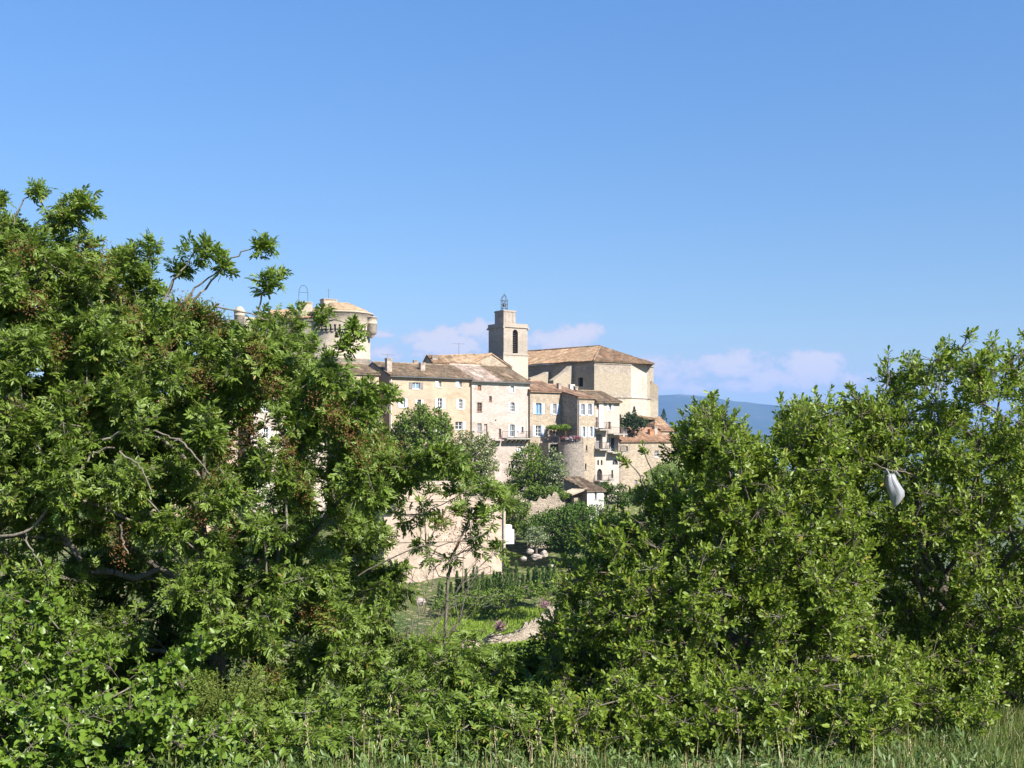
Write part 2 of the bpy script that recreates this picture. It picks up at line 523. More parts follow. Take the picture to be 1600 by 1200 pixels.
M['shutter_mint'] = plain_mat('shutter_mint', (.50, .56, .55), .55, .35, .05)
M['glass'] = glass_mat('glass')
M['glass_sky'] = glass_mat('glass_sky', (.16, .26, .36), .1)
M['curtain'] = plain_mat('curtain', (.55, .56, .57), .5, .4, .25, 3)
M['dark_inside'] = plain_mat('dark_inside', (.035, .03, .026), .9, .1, .3)
M['iron'] = plain_mat('iron', (.06, .06, .065), .5, .5, .2, 6, .6)
M['zinc'] = plain_mat('zinc', (.16, .165, .17), .45, .5, .15, 4, .4)
M['slab'] = plain_mat('slab', (.30, .27, .23), .85, .2, .2)
M['wood'] = plain_mat('wood', (.13, .085, .055), .75, .2, .3)
M['terracotta'] = plain_mat('terracotta', (.36, .17, .09), .8, .2, .2)

up = Vector((0, 0, 1))
E1 = Vector((.82, .57, 0)).normalized()
E2 = Vector((-E1.y, E1.x, 0))

class Block:
    """a house body: front wall fl -> fr (left to right), running back along e2"""
    def __init__(s, fl, fr, depth, zb, ze, zr, frac=.5, zr2=None, e2=None, fc=None):
        s.fl, s.fr = fl, fr
        s.e1 = (fr - fl).normalized()
        s.e2 = e2 or Vector((-s.e1.y, s.e1.x, 0))
        s.depth, s.zb, s.ze, s.zr, s.frac = depth, zb, ze, zr, frac
        s.zr2 = zr if zr2 is None else zr2
        s.bl, s.br = fl + s.e2 * depth, fr + s.e2 * depth
        s.front, s.right = Wall(fl, fr, zb, ze), Wall(fr, s.br, zb, ze)
        s.back, s.left = Wall(s.br, s.bl, zb, ze), Wall(s.bl, fl, zb, ze)
    def z(s, p, z): return Vector((p.x, p.y, z))
    def walls(s, root, mat, reveal=.25, cornice=True, shed=False, mats=None):
        bm = bmesh.new()
        for w in (s.front, s.right, s.back, s.left): w.build(bm, reveal)
        rl, rr = s.fl + s.e2 * s.depth * s.frac, s.fr + s.e2 * s.depth * s.frac
        poly(bm, [s.z(s.bl, s.ze), s.z(s.fl, s.ze), s.z(rl, s.zr)])
        poly(bm, [s.z(s.fr, s.ze), s.z(s.br, s.ze), s.z(rr, s.zr2)])
        if cornice:
            for k, (o, z) in enumerate(((.10, -.22), (.19, -.10))):
                box_pts(bm, s.z(s.fl, 0), s.e1, s.e2, -.02, (s.fr - s.fl).length + .02, -o, -.003, s.ze + z, s.ze + z + .11)
        return obj('wall', bm, M[mat], root)
    def roof(s, root, mat, fo=.32, so=.12, lift=.17, name='roof', back=True, split=None):
        """front and back slopes; split = [(0, .4, matA), (.4, 1, matB)] lays them in strips along the eave"""
        d = s.depth * s.frac
        sl = (s.zr - s.ze) / d
        sl2 = (s.zr2 - s.ze) / d
        out = []
        for (a, b, mt) in (split or [(0, 1, mat)]):
            bm = bmesh.new()
            L = (s.fr - s.fl).length
            ua = -so if a == 0 else L * a
            ub = L + so if b == 1 else L * b
            pa, pb = s.fl + s.e1 * ua, s.fl + s.e1 * ub
            za, zb_ = s.zr + (s.zr2 - s.zr) * a, s.zr + (s.zr2 - s.zr) * b
            pts = [s.z(pa - s.e2 * fo, s.ze + lift - sl * fo), s.z(pb - s.e2 * fo, s.ze + lift - sl2 * fo),
                   s.z(pb + s.e2 * d, zb_ + lift), s.z(pa + s.e2 * d, za + lift)]
            roof_sheet(bm, pts)
            if back and s.frac < .98:
                d2 = s.depth - d
                sb = (s.zr - s.ze) / d2
                pts = [s.z(pb + s.e2 * (s.depth + .2), s.ze + lift - sb * .2), s.z(pa + s.e2 * (s.depth + .2), s.ze + lift - sb * .2),
                       s.z(pa + s.e2 * d, za + lift), s.z(pb + s.e2 * d, zb_ + lift)]
                roof_sheet(bm, pts)
                # ridge tiles
                tube(bm, s.z(pa + s.e2 * d, za + lift + .05), s.z(pb + s.e2 * d, zb_ + lift + .05), .13, .13, 8)
            out.append(obj(name, bm, M[mt], root))
        return out[0]

def zof(py, Y): return (HZ - py) / F * Y

def gutter(root, blk, z, o=.40):
    bm = bmesh.new()
    a = blk.z(blk.fl - blk.e2 * o - blk.e1 * .1, z); b = blk.z(blk.fr - blk.e2 * o + blk.e1 * .1, z)
    tube(bm, a, b, .075, .075, 6)
    return obj('gutter', bm, M['zinc'], root)

def pipe(root, w, px, z0, z1, mat='zinc', o=.08):
    bm = bmesh.new(); u = w.u_of(px)
    tube(bm, w.at(u, z0, o), w.at(u, z1, o), .06, .06, 6)
    for k in range(3):
        z = z0 + (z1 - z0) * (.15 + .35 * k)
        tube(bm, w.at(u, z, 0), w.at(u, z, o), .03, .03, 5)
    return obj('drainpipe', bm, M[mat], root)

def railing(bm, w, u0, u1, z0, z1, o, step=.14, side=True):
    up = Vector((0, 0, 1))
    frame_box(bm, w, u0, u1, z1 - .05, z1, o - .03, o + .02)
    frame_box(bm, w, u0, u1, z0 + .06, z0 + .10, o - .02, o + .01)
    k = max(2, int((u1 - u0) / step))
    for i in range(k + 1):
        u = u0 + (u1 - u0) * i / k
        tube(bm, w.at(u, z0, o), w.at(u, z1, o), .014, .014, 4, False)
    if side:
        for u in (u0, u1):
            for q in np.linspace(.05, o, max(2, int(o / step))):
                tube(bm, w.at(u, z0, q), w.at(u, z1, q), .014, .014, 4, False)
            tube(bm, w.at(u, z1, .0), w.at(u, z1, o), .025, .025, 4, False)

# ================================================================ the long ochre house
r = thing('ochre_house', 'long ochre house with white and grey shutters behind the round dark tree', 'house', P(609, 760, 152))
fl = V2(609, 152); fr = along(fl, E1, 737)
b = Block(fl, fr, 9.6, -14, zof(588, 152), 10.55, .5)
f = b.front
window(f, r, 644.5, 597.5, 655.5, 607.5, 'frame_white', 'glass_sky', shut='lr', smat='shutter_grey', bars=0, sw=.5, label='wide low attic window with grey shutters')
window(f, r, 685, 596, 689.5, 605, 'frame_white', 'glass', shut='l', smat='shutter_white', wide=.55, bars=0)
window(f, r, 717, 596, 721.5, 605, 'frame_white', 'glass', shut='l', smat='shutter_white', wide=.55, bars=0)
window(f, r, 625.5, 622.5, 632.5, 636.5, 'frame_white', 'curtain', shut='lr', smat='shutter_blue', sw=.5)
window(f, r, 652, 624.5, 658, 634, 'frame_grey', 'glass', shut='lr', smat='shutter_white', sw=.5, bars=0)
window(f, r, 684, 622.5, 691, 638.5, 'frame_white', 'glass', shut='lr', smat='shutter_white', sw=.6, bars=2)
window(f, r, 716.5, 624, 722.5, 639, 'frame_white', 'glass', shut='lr', smat='shutter_white', sw=.6, bars=2, arch=.35)
window(f, r, 711.5, 659, 722.5, 671, 'frame_white', 'glass', shut='r', smat='shutter_white', sw=.45, bars=1)
window(f, r, 684, 660, 691, 676, 'frame_white', 'glass', shut='lr', smat='shutter_white', sw=.6, bars=2)
window(f, r, 634, 660, 641, 674, 'frame_white', 'glass', shut='lr', smat='shutter_white', sw=.6)
window(b.left, r, 592, 600, 596, 609, 'frame_grey', 'glass', bars=0)
b.walls(r, 'ochre_wall')
rf = b.roof(r, 'roof_brown')
gutter(r, b, b.ze - .02, .45)
pipe(r, f, 611, -6, b.ze - .3, 'lime_white')
chimney(r, 607, 560, 153.5, .75, .6, 2.6, mat='stone_pale')
chimney(r, 659.5, 567, 157.5, .7, .5, 1.5)
antenna(r, 606, 553, 562, 153.6)

# ================================================================ the tall pale house
r = thing('pale_house', 'tall pale plastered house with brown windows and a long balcony', 'house', P(737, 770, 159))
fl = V2(737.3, 159.0); fr = along(fl, E1, 828)
b = Block(fl, fr, 11, -14, zof(596, 159), 10.75, .52)
f = b.front
window(f, r, 746.3, 602, 752, 610.5, 'frame_brown', 'dark_inside', 'planks', sill=False, surround=None)
window(f, r, 764.3, 619, 768.5, 627, 'frame_brown', 'dark_inside', bars=0)
window(f, r, 745.8, 629, 752.8, 643, 'frame_brown', 'glass', bars=2, surround='stone_pale')
window(f, r, 746, 661.5, 752.5, 674, 'frame_grey', 'glass', 'planks')
window(f, r, 756.5, 662.5, 761.5, 680, 'frame_brown', 'curtain', bars=1)
window(f, r, 797.5, 603, 803.3, 613.5, 'frame_white', 'curtain', surround='lime_white', bars=0)
window(f, r, 797.3, 628.5, 804, 643.5, 'frame_white', 'glass', arch=.9, shut='lr', smat='shutter_mint', sw=.55, bars=2)
window(f, r, 797, 663.5, 804, 682.5, 'frame_white', 'glass', shut='lr', smat='shutter_mint', sw=.5, bars=1, sill=False)
window(f, r, 814.3, 667, 817.8, 675.5, 'frame_grey', 'glass', shut='l', smat='shutter_white', wide=.5, bars=0)
window(f, r, 773.5, 655.5, 775.5, 658, 'frame_grey', 'dark_inside', 'plain', sill=False)
window(f, r, 779.5, 670, 783, 684, 'frame_brown', 'glass', bars=0)
window(f, r, 808, 698, 816.5, 713, 'frame_white', 'curtain', arch=1.0, bars=1, surround=None, label='arched cellar window with a white surround')
b.walls(r, 'pale_wall')
rf = b.roof(r, 'roof_brown', split=[(0, .5, 'roof_pink'), (.5, 1, 'roof_brown')])
gutter(r, b, b.ze - .02, .45)
pipe(r, f, 822.5, zof(686, 163.5), zof(654, 163.5), 'lime_white')
# balcony on brackets
bm = bmesh.new()
u0, u1 = f.u_of(785), f.u_of(823.5)
zb_ = f.z_of(684.5, (u0 + u1) / 2)
frame_box(bm, f, u0, u1, zb_ - .18, zb_, .004, 1.15)
for k in range(6):
    u = u0 + .2 + (u1 - u0 - .4) * k / 5
    poly(bm, [f.at(u - .09, zb_ - .18, .01), f.at(u - .09, zb_ - .18, 1.05), f.at(u - .09, zb_ - .34, 1.0), f.at(u - .09, zb_ - .8, .01)])
    poly(bm, [f.at(u + .09, zb_ - .8, .01), f.at(u + .09, zb_ - .34, 1.0), f.at(u + .09, zb_ - .18, 1.05), f.at(u + .09, zb_ - .18, .01)])
    quad(bm, f.at(u - .09, zb_ - .34, 1.0), f.at(u + .09, zb_ - .34, 1.0), f.at(u + .09, zb_ - .8, .01), f.at(u - .09, zb_ - .8, .01))
    quad(bm, f.at(u - .09, zb_ - .18, 1.05), f.at(u + .09, zb_ - .18, 1.05), f.at(u + .09, zb_ - .34, 1.0), f.at(u - .09, zb_ - .34, 1.0))
bal = obj('balcony', bm, M['slab'], r)
bm = bmesh.new(); railing(bm, f, u0, u1, zb_, zb_ + .95, 1.1, .2)
obj('railing', bm, M['iron'], bal)
bm = bmesh.new()
u0, u1 = f.u_of(768), f.u_of(782); z_ = f.z_of(687, u0)
frame_box(bm, f, u0, u1, z_ - .16, z_, .004, .9)
obj('balcony', bm, M['slab'], r)
chimney(r, 757.5, 574, 167.5, .5, .5, 1.3, mat='lime_white')
chimney(r, 763.8, 575, 168, .6, .5, 1.3)

# ================================================================ the square stone house
r = thing('stone_house', 'square stone house with pale blue shutters beside the round terrace', 'house', P(850, 760, 164))
fl = V2(828.2, 164.2); fr = along(fl, E1, 877)
b = Block(fl, fr, 8, -14, zof(612, 164.2), 8.75, .62)
f = b.front
window(f, r, 837, 630, 845.8, 646.5, 'frame_blue', 'glass_sky', shut='lr', smat='shutter_blue', sw=.55, bars=0)
window(f, r, 864, 631.3, 869.3, 647, 'frame_white', 'glass', shut='lr', smat='shutter_blue', sw=.8, bars=1)
window(f, r, 837, 665, 845.5, 681.5, 'frame_white', 'glass', shut='lr', smat='shutter_blue', sw=.55, bars=2)
window(f, r, 862, 674, 871, 691, 'frame_grey', 'dark_inside', 'planks', sill=False)
b.walls(r, 'rubble_wall')
b.roof(r, 'roof_red', split=[(0, .55, 'roof_red'), (.55, 1, 'roof_red')])
chimney(r, 873.5, 599, 169.5, .5, .5, 1.5, mat='stone_pale')
blkC = b

# ================================================================ the projecting house
r = thing('narrow_house', 'narrow stone house with paired pale blue shutters and a shaded flank', 'house', P(902, 760, 164))
cR = blkC.fr
fl = along(cR + E1 * .01, -E2, 902.2); fr = along(fl, E1, 930)
dD = (cR - fl).length + 7.5
b = Block(fl, fr, dD, -14, zof(622, fl.y), zof(622, fl.y) + dD * .8 * .235, .8)
f = b.front
for (x0, x1) in ((908, 913.3), (918.8, 924.2)):
    window(f, r, x0, 631.5, x1, 648.3, 'frame_white', 'glass', shut='lr', smat='shutter_blue', wide=.30, bars=1)
for (x0, x1) in ((910, 914), (921.5, 925.5)):
    window(f, r, x0, 667, x1, 682.5, 'frame_white', 'glass', shut='lr', smat='shutter_blue', wide=.34, bars=1)
window(f, r, 915.5, 696, 917.8, 704.5, 'frame_grey', 'dark_inside', 'plain')
window(f, r, 914, 724, 916.3, 734, 'frame_grey', 'dark_inside', 'plain')
b.walls(r, 'rubble_wall')
b.roof(r, 'roof_red')
chimney(r, 893, 601, 172, .8, .5, 1.2, mat='lime_white')
chimney(r, 899.5, 604, 171, .5, .5, .9, mat='stone_pale')
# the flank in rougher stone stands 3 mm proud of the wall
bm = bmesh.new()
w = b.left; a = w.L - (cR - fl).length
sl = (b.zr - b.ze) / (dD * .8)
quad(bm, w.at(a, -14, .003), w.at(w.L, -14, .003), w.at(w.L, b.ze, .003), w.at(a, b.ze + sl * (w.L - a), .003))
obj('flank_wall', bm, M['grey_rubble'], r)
pipe(r, f, 903.4, -2, b.ze - .2)
blkD = b

# ================================================================ the white balcony house
r = thing('balcony_house', 'white narrow house with stacked balconies and a pointed doorway', 'house', P(945, 770, 166))
fl = blkD.fr + E1 * .02; fr = along(fl, E1, 968)
b = Block(fl, fr, 8.5, -14, zof(627.5, fl.y), zof(612.5, 170), .52)
f = b.front
window(f, r, 951, 630, 955, 641, 'frame_white', 'glass', shut='lr', smat='shutter_white', wide=.38, bars=0)
window(f, r, 932, 631, 935, 638, 'frame_brown', 'curtain', bars=0)
window(f, r, 930.8, 652, 934, 668, 'frame_brown', 'curtain', bars=1, sill=False)
window(f, r, 950.5, 659, 954, 672, 'frame_brown', 'glass', bars=1, sill=False)
window(f, r, 931, 678.5, 941.5, 700.5, 'frame_grey', 'dark_inside', 'planks', sill=False, reveal=.7, label='dark boarded opening under the upper balcony')
window(f, r, 952, 683, 969.5 - 3, 706, 'frame_white', 'glass', bars=0, sill=False, reveal=.9, label='deep glazed opening under the roofed balcony')
window(f, r, 933.3, 718.5, 936, 727, 'frame_grey', 'dark_inside', 'plain', arch=1.2, sill=False)
window(f, r, 938.7, 718.5, 941.4, 727, 'frame_grey', 'dark_inside', 'plain', arch=1.2, sill=False)
window(f, r, 957, 718.5, 965.5, 726.5, 'frame_grey', 'glass', bars=0, arch=1.0, sill=False)
window(f, r, 932.8, 732.5, 941, 751, 'frame_grey', 'dark_inside', 'plain', arch=1.4, sill=False, name='door', label='dark pointed doorway')
window(f, r, 955.3, 734.5, 958, 747, 'frame_grey', 'dark_inside', 'plain', sill=False)
b.walls(r, 'white_wall')
b.roof(r, 'roof_brown', fo=.55)
bm = bmesh.new()    # white painted pier between the openings
u0, u1 = f.u_of(935.2), f.u_of(941.8)
frame_box(bm, f, u0, u1, f.z_of(669, u0), b.ze - .05, .003, .16)
obj('pier', bm, M['lime_white'], r)
def balcony(f, root, px0, px1, py, o=1.1, th=.2, rail=.95):
    u0, u1 = f.u_of(px0), f.u_of(px1); z = f.z_of(py, (u0 + u1) / 2)
    bm = bmesh.new(); frame_box(bm, f, u0, u1, z - th, z, .004, o)
    s = obj('balcony', bm, M['slab'], root)
    if rail:
        bm = bmesh.new(); railing(bm, f, u0 + .03, u1 - .03, z, z + rail, o - .05, .16)
        obj('railing', bm, M['iron'], s)
    return s
balcony(f, r, 929.8, 948, 670.5)
balcony(f, r, 929.8, 947.5, 701.5)
balcony(f, r, 950, 971.5, 677.5, 1.3)
balcony(f, r, 949, 970.5, 706.5, 1.2)
balcony(f, r, 928.8, 951.5, 750.5, 1.2, .2, .8)
blkE = b

# ================================================================ low houses on the right with orange roofs
r = thing('corner_house', 'small house with an orange roof right of the stacked balconies', 'house', P(990, 770, 168))
fl = V2(968.8, 168.8); fr = along(fl, E1, 1010)
b = Block(fl, fr, 7, -14, zof(690, fl.y + 1.5), zof(671, 173), .55)
window(b.front, r, 991.5, 750, 996, 765, 'frame_grey', 'dark_inside', 'planks', sill=False, name='door')
window(b.front, r, 978, 697, 981, 705, 'frame_grey', 'glass')
window(b.front, r, 999, 700, 1002, 708, 'frame_grey', 'glass')
b.walls(r, 'rubble_wall'); b.roof(r, 'roof_orange')
chimney(r, 975, 668, 171, .7, .6, 2.4, mat='lime_white')
r = thing('roofed_house', 'broad house with an orange roof and brown chimney behind the right-hand bush', 'house', P(1030, 770, 172))
fl = V2(1008, 172.5); fr = along(fl, E1, 1049)
b = Block(fl, fr, 8, -14, zof(690, 174), zof(671.5, 178.5), .5)
window(b.front, r, 1023, 704, 1029, 714, 'frame_white', 'glass')
b.walls(r, 'rubble_wall'); b.roof(r, 'roof_orange')
chimney(r, 1023, 666, 176.5, .6, .6, 1.4, mat='stone_pale')
chimney(r, 1017, 671, 175.5, .8, .5, .9, mat='terracotta')
r = thing('far_house', 'half hidden pale house behind the leaves right of the orange roofs', 'house', P(1090, 780, 168))
fl = V2(1049.3, 175.8); fr = along(fl, E1, 1132)
b = Block(fl, fr, 8, -16, zof(697, 179), zof(681, 184), .5)
window(b.front, r, 1074, 715, 1080, 727, 'frame_white', 'glass', shut='lr', smat='shutter_white')
window(b.front, r, 1106, 715, 1112, 727, 'frame_white', 'glass', shut='lr', smat='shutter_white')
b.walls(r, 'ochre_wall'); b.roof(r, 'roof_orange')
r = thing('shed', 'small orange roofed shed beside the dark cypress', 'shed', P(1042, 685, 180))
fl = V2(1031, 179.5); fr = along(fl, E1, 1053)
b = Block(fl, fr, 4, 0, zof(673, 181), zof(665.5, 184), .6)
b.walls(r, 'rubble_wall', cornice=False); b.roof(r, 'roof_orange')
r = thing('lean_to', 'grey lean-to with a pale sloping roof at the foot of the church', 'shed', P(1020, 685, 184))
fl = V2(1004, 181); fr = along(fl, E1, 1023)
b = Block(fl, fr, 4, 0, zof(655, 181), zof(651.5, 184), .9)
window(b.front, r, 1008, 656, 1021, 661.5, 'frame_grey', 'dark_inside', 'plain', sill=False, reveal=.8)
b.walls(r, 'grey_rubble', cornice=False); b.roof(r, 'roof_tan')
bm = bmesh.new()
roof_sheet(bm, [P(1003, 673, 178.5), P(1023, 667, 179), P(1024, 661, 181.5), P(1004, 663, 181)])
roof_sheet(bm, [P(1023, 669.5, 180.5), P(1049, 669, 183.5), P(1030, 652.5, 187), P(1023.5, 653, 185.5)])
obj('annex_roof', bm, M['roof_tan'], r)

# ================================================================ houses behind the ridge and on the left
r = thing('ridge_house', 'house behind the ochre roof with a bright tan roof and shaded gable', 'house', P(690, 650, 172))
ea = Vector((.94, .34, 0)).normalized()
fl = V2(677, 172); fr = along(fl, ea, 752)
b = Block(fl, fr, 6.8, 3, zof(569, 172), zof(559, 174.8), .5, zr2=zof(556, 178))
b.walls(r, 'stone_pale', cornice=False); b.roof(r, 'roof_tan')
chimney(r, 679, 556.5, 173.5, .8, .6, 1.6, ea, mat='stone_pale')
chimney(r, 649, 563, 178, .6, .6, 1.2, ea, mat='stone_pale')
antenna(r, 717, 536, 561, 176, 3)
r = thing('gabled_house', 'small pale gabled house tucked against the foot of the bell tower', 'house', P(745, 650, 176))
fl = V2(727, 174); fr = along(fl, E1, 800)
bm = bmesh.new()
z1, z2 = zof(572, 174), zof(553.5, 177)
mid = along(fl, E1, 768)
W_ = Wall(fl, fr, 3, z1); W_.build(bm)
poly(bm, [W_.at(0, z1), W_.at(W_.L, z1), W_.at((mid - fl).length, z2)])
Wall(fl + E2 * 6, fl, 3, z1).build(bm); Wall(fr, fr + E2 * 6, 3, z1).build(bm)
obj('wall', bm, M['rubble_wall'], r)
bm = bmesh.new()
up = Vector((0, 0, 1))
a0, m0 = fl + up * (z1 + .12), mid + up * (z2 + .12)
b0 = fr + up * (z1 + .12)
roof_sheet(bm, [a0 + E2 * 6, a0 - E2 * .15, m0 - E2 * .15, m0 + E2 * 6])
roof_sheet(bm, [b0 - E2 * .15, b0 + E2 * 6, m0 + E2 * 6, m0 - E2 * .15])
obj('roof', bm, M['roof_tan'], r)

r = thing('gable_house', 'beige house with a grey shaded flank left of the long ochre house', 'house', P(546, 720, 150))
fl = V2(546, 149); fr = along(fl, E1, 592)
b = Block(fl, fr, 7.5, -14, zof(584, 149), zof(571, 153.5), .55)
window(b.front, r, 553, 593.5, 564, 606, 'frame_grey', 'glass', shut='r', smat='shutter_grey', wide=.4)
window(b.front, r, 573, 620, 580, 634, 'frame_white', 'glass', shut='lr', smat='shutter_white')
b.walls(r, 'ochre_wall'); b.roof(r, 'roof_brown')
r = thing('leafy_house', 'pale house seen only in specks through the left-hand tree', 'house', P(450, 760, 146))
fl = V2(392, 146); fr = along(fl, E1, 512)
b = Block(fl, fr, 9, -14, zof(612, 146), zof(594, 152), .5)
for k, x in enumerate((412, 440, 468, 492)):
    window(b.front, r, x, 628, x + 7, 643, 'frame_white', 'glass', shut='lr', smat='shutter_white')
    window(b.front, r, x, 668, x + 7, 684, 'frame_white', 'glass', shut='lr', smat='shutter_white')
b.walls(r, 'white_wall'); b.roof(r, 'roof_tan')
r = thing('hidden_house', 'beige house far left, glimpsed between the leaves of the big tree', 'house', P(300, 770, 140))
fl = V2(232, 140); fr = along(fl, E1, 372)
b = Block(fl, fr, 9, -14, zof(640, 140), zof(622, 146), .5)
for k, x in enumerate((252, 285, 318, 346)):
    window(b.front, r, x, 655, x + 8, 671, 'frame_white', 'glass', shut='lr', smat='shutter_blue')
b.walls(r, 'ochre_wall'); b.roof(r, 'roof_red')

# ================================================================ the round terrace
r = thing('terrace_bastion', 'round rubble stone bastion carrying a terrace below the blue shutters', 'terrace', P(893, 760, 162))
c = Vector((8.35, 163.4, 0)); zt = zof(692, 161.6)
bm = bmesh.new()
lathe(bm, c, [(2.1, -14), (1.78, zt - .12), (1.78, zt)], 28)
lathe(bm, c, [(1.86, zt), (1.86, zt + .12), (0, zt + .121)], 28, smooth=False)
obj('wall', bm, M['grey_rubble'], r)
fl = V2(857, 163.4); fr = along(fl, E1, 884)
tb = Wall(fl, fr, -14, zt)
u0, u1 = tb.u_of(859.5), tb.u_of(874)
tb.ops.append(dict(r=(u0, zof(716, 164), u1, zof(694, 164)), reveal=1.6))
bm = bmesh.new()
tb.build(bm); Wall(fl + E2 * 4.4, fl, -14, zt).build(bm)
quad(bm, tb.at(0, zt), tb.at(tb.L, zt), tb.at(tb.L, zt, -4.4), tb.at(0, zt, -4.4))
quad(bm, tb.at(u0, zof(716, 164), -1.59), tb.at(u1, zof(716, 164), -1.59), tb.at(u1, zof(694, 164), -1.59), tb.at(u0, zof(694, 164), -1.59))
obj('vault', bm, M['grey_rubble'], r)
bm = bmesh.new()
ring = [c + Vector((1.72 * math.cos(t), 1.72 * math.sin(t), zt + .12)) for t in np.linspace(math.radians(165), math.radians(372), 22)]
for p, q in zip(ring, ring[1:]):
    tube(bm, p + up * .85, q + up * .85, .03, .03, 5, False); tube(bm, p + up * .45, q + up * .45, .015, .015, 4, False)
    tube(bm, p, p + up * .86, .018, .018, 4, False)
tube(bm, tb.at(0, zt + .97, -.05), tb.at(tb.L * .75, zt + .97, -.05), .03, .03, 5)
for k in range(8):
    u = tb.L * .75 * k / 7; tube(bm, tb.at(u, zt, -.05), tb.at(u, zt + .97, -.05), .018, .018, 4, False)
obj('railing', bm, M['iron'], r)

# ================================================================ church
r = thing('church', 'big stone church with a square bell tower and a long tiled roof', 'church', P(928, 660, 185))
en = Vector((-.72, .69, 0)).normalized()             # the nave runs back along en
nc = V2(928.5, 185); nb = along(nc, en, 806)
ze = zof(565, 185)
p1 = V2(986, 188.6); p2 = V2(1011, 192.0); p3 = V2(1021, 195.5)
def vz(p, z): return Vector((p.x, p.y, z))
bm = bmesh.new()
nave = Wall(nb, nc, 2, ze)
nave.ops.append(dict(r=nave.rect(903, 590, 911, 604), reveal=.5))
nave.build(bm)
q = nave.ops[0]['r']
obj('nave_wall', bm, M['church_stone'], r)
bm = bmesh.new(); quad(bm, nave.at(q[0], q[1], -.48), nave.at(q[2], q[1], -.48), nave.at(q[2], q[3], -.48), nave.at(q[0], q[3], -.48))
obj('window', bm, M['dark_inside'], r)
bm = bmesh.new()
Wall(nc, p1, 0, ze).build(bm); Wall(p2, p3, 0, ze).build(bm)
bk = p3 + en * 16
Wall(p3, bk, 0, ze).build(bm); Wall(bk, nb, 0, ze).build(bm)
# string course and weathered ledge
for (A_, B_) in ((nc, p1), (p2, p3)):
    w = Wall(A_, B_, 0, ze)
    frame_box(bm, w, 0, w.L, zof(621, 186), zof(619, 186), .003, .14)
    frame_box(bm, w, 0, w.L, ze - .3, ze - .05, .003, .12)
obj('apse_wall', bm, M['church_stone'], r)
bm = bmesh.new()
w = Wall(p1, p2, 0, ze); w.build(bm)
frame_box(bm, w, 0, w.L, zof(621, 186), zof(619, 186), .003, .14)
obj('apse_panel', bm, M['church_pale'], r, 'paler repaired bay of the apse')
# stepped corner buttress at the right
bm = bmesh.new()
ex = (p3 - p2).normalized(); ey = Vector((-ex.y, ex.x, 0))
o = vz(V2(1019, 194.2), 0)
x1 = .95
z1 = zof(604, 194)
box_pts(bm, o, Vector((1, 0, 0)), Vector((0, 1, 0)), -.5, x1, -.6, 1.6, 0, z1)
A_ = o + Vector((-.5, -.6, z1)); B_ = o + Vector((x1, -.6, z1)); C_ = o + Vector((-.15, -.6, z1 + .95))
A2, B2, C2 = [p + Vector((0, 2.2, 0)) for p in (A_, B_, C_)]
poly(bm, [A_, B_, C_]); poly(bm, [B2, A2, C2]); quad(bm, B_, B2, C2, C_); quad(bm, C_, C2, A2, A_)
obj('buttress', bm, M['church_stone'], r)
# the two fin buttresses against the nave
for (pxw, pyt, pxo, pyo, pyb) in ((896.5, 567.5, 863, 594, 612), (860.5, 579, 834, 591, 612)):
    w = nave; u = w.u_of(pxw)
    Yw = w.at(u, 0).y
    zt1 = zof(pyt, Yw); L = 4.6; zo = zof(pyo, Yw - 3.6)
    nrm = (Vector((-.72, -.69, 0))).normalized()
    th = .95
    bm = bmesh.new()
    a = w.at(u, 0, -.1)
    prof = [(0, 2), (L, 2), (L, zo - 1.3), (L + .25, zo - .55), (L + .25, zo), (L * .5, zo + (zt1 - zo) * .46), (0, zt1)]
    def pt(x, z, s): return Vector((a.x, a.y, 0)) + nrm * x + nave.d * (-s * th) + Vector((0, 0, z))
    f0 = [pt(x, z, 0) for x, z in prof]; f1 = [pt(x, z, 1) for x, z in prof]
    poly(bm, f0); poly(bm, f1[::-1])
    for i in range(len(prof)):
        j = (i + 1) % len(prof); quad(bm, f0[i], f1[i], f1[j], f0[j])
    obj('buttress', bm, M['church_stone'], r)
# roof
Ra = V2(938.5, 193.5); zr = zof(541, 193.5)
Rb = along(Ra, en, 800)
nv_out = nave.n
e0 = vz(nc + nave.n * .45 + (nc - p1).normalized() * .1, ze - .02); e0b = vz(nb + nave.n * .45, ze - .02)
apn = Vector(((p2 - nc).y, -(p2 - nc).x, 0)).normalized()
eC = vz(nc + nave.n * .45 + apn * .3, ze + .0); e3 = vz(V2(1023, 190.6), zof(569, 190.6))
bm = bmesh.new()
roof_sheet(bm, [vz(nb + nave.n * .45, ze + .12), eC + up * .12, vz(Ra, zr), vz(Rb, zr)], sag=.12)
roof_sheet(bm, [eC + up * .12, e3 + up * .12, vz(Ra, zr)], sag=.12)
bk2 = V2(1010, 203)
poly(bm, [e3, vz(bk2, ze), vz(bk2 + en * 14, ze), vz(Rb, zr - .02), vz(Ra, zr - .02)])
tube(bm, vz(Ra, zr + .08), vz(Rb, zr + .08), .16, .16, 8)
tube(bm, eC + up * .2, vz(Ra, zr + .06), .14, .14, 8)
nroof = obj('nave_roof', bm, M['roof_church'], r)
chimney(r, 1007, 562, 191.5, .6, .5, .9, mat='terracotta')

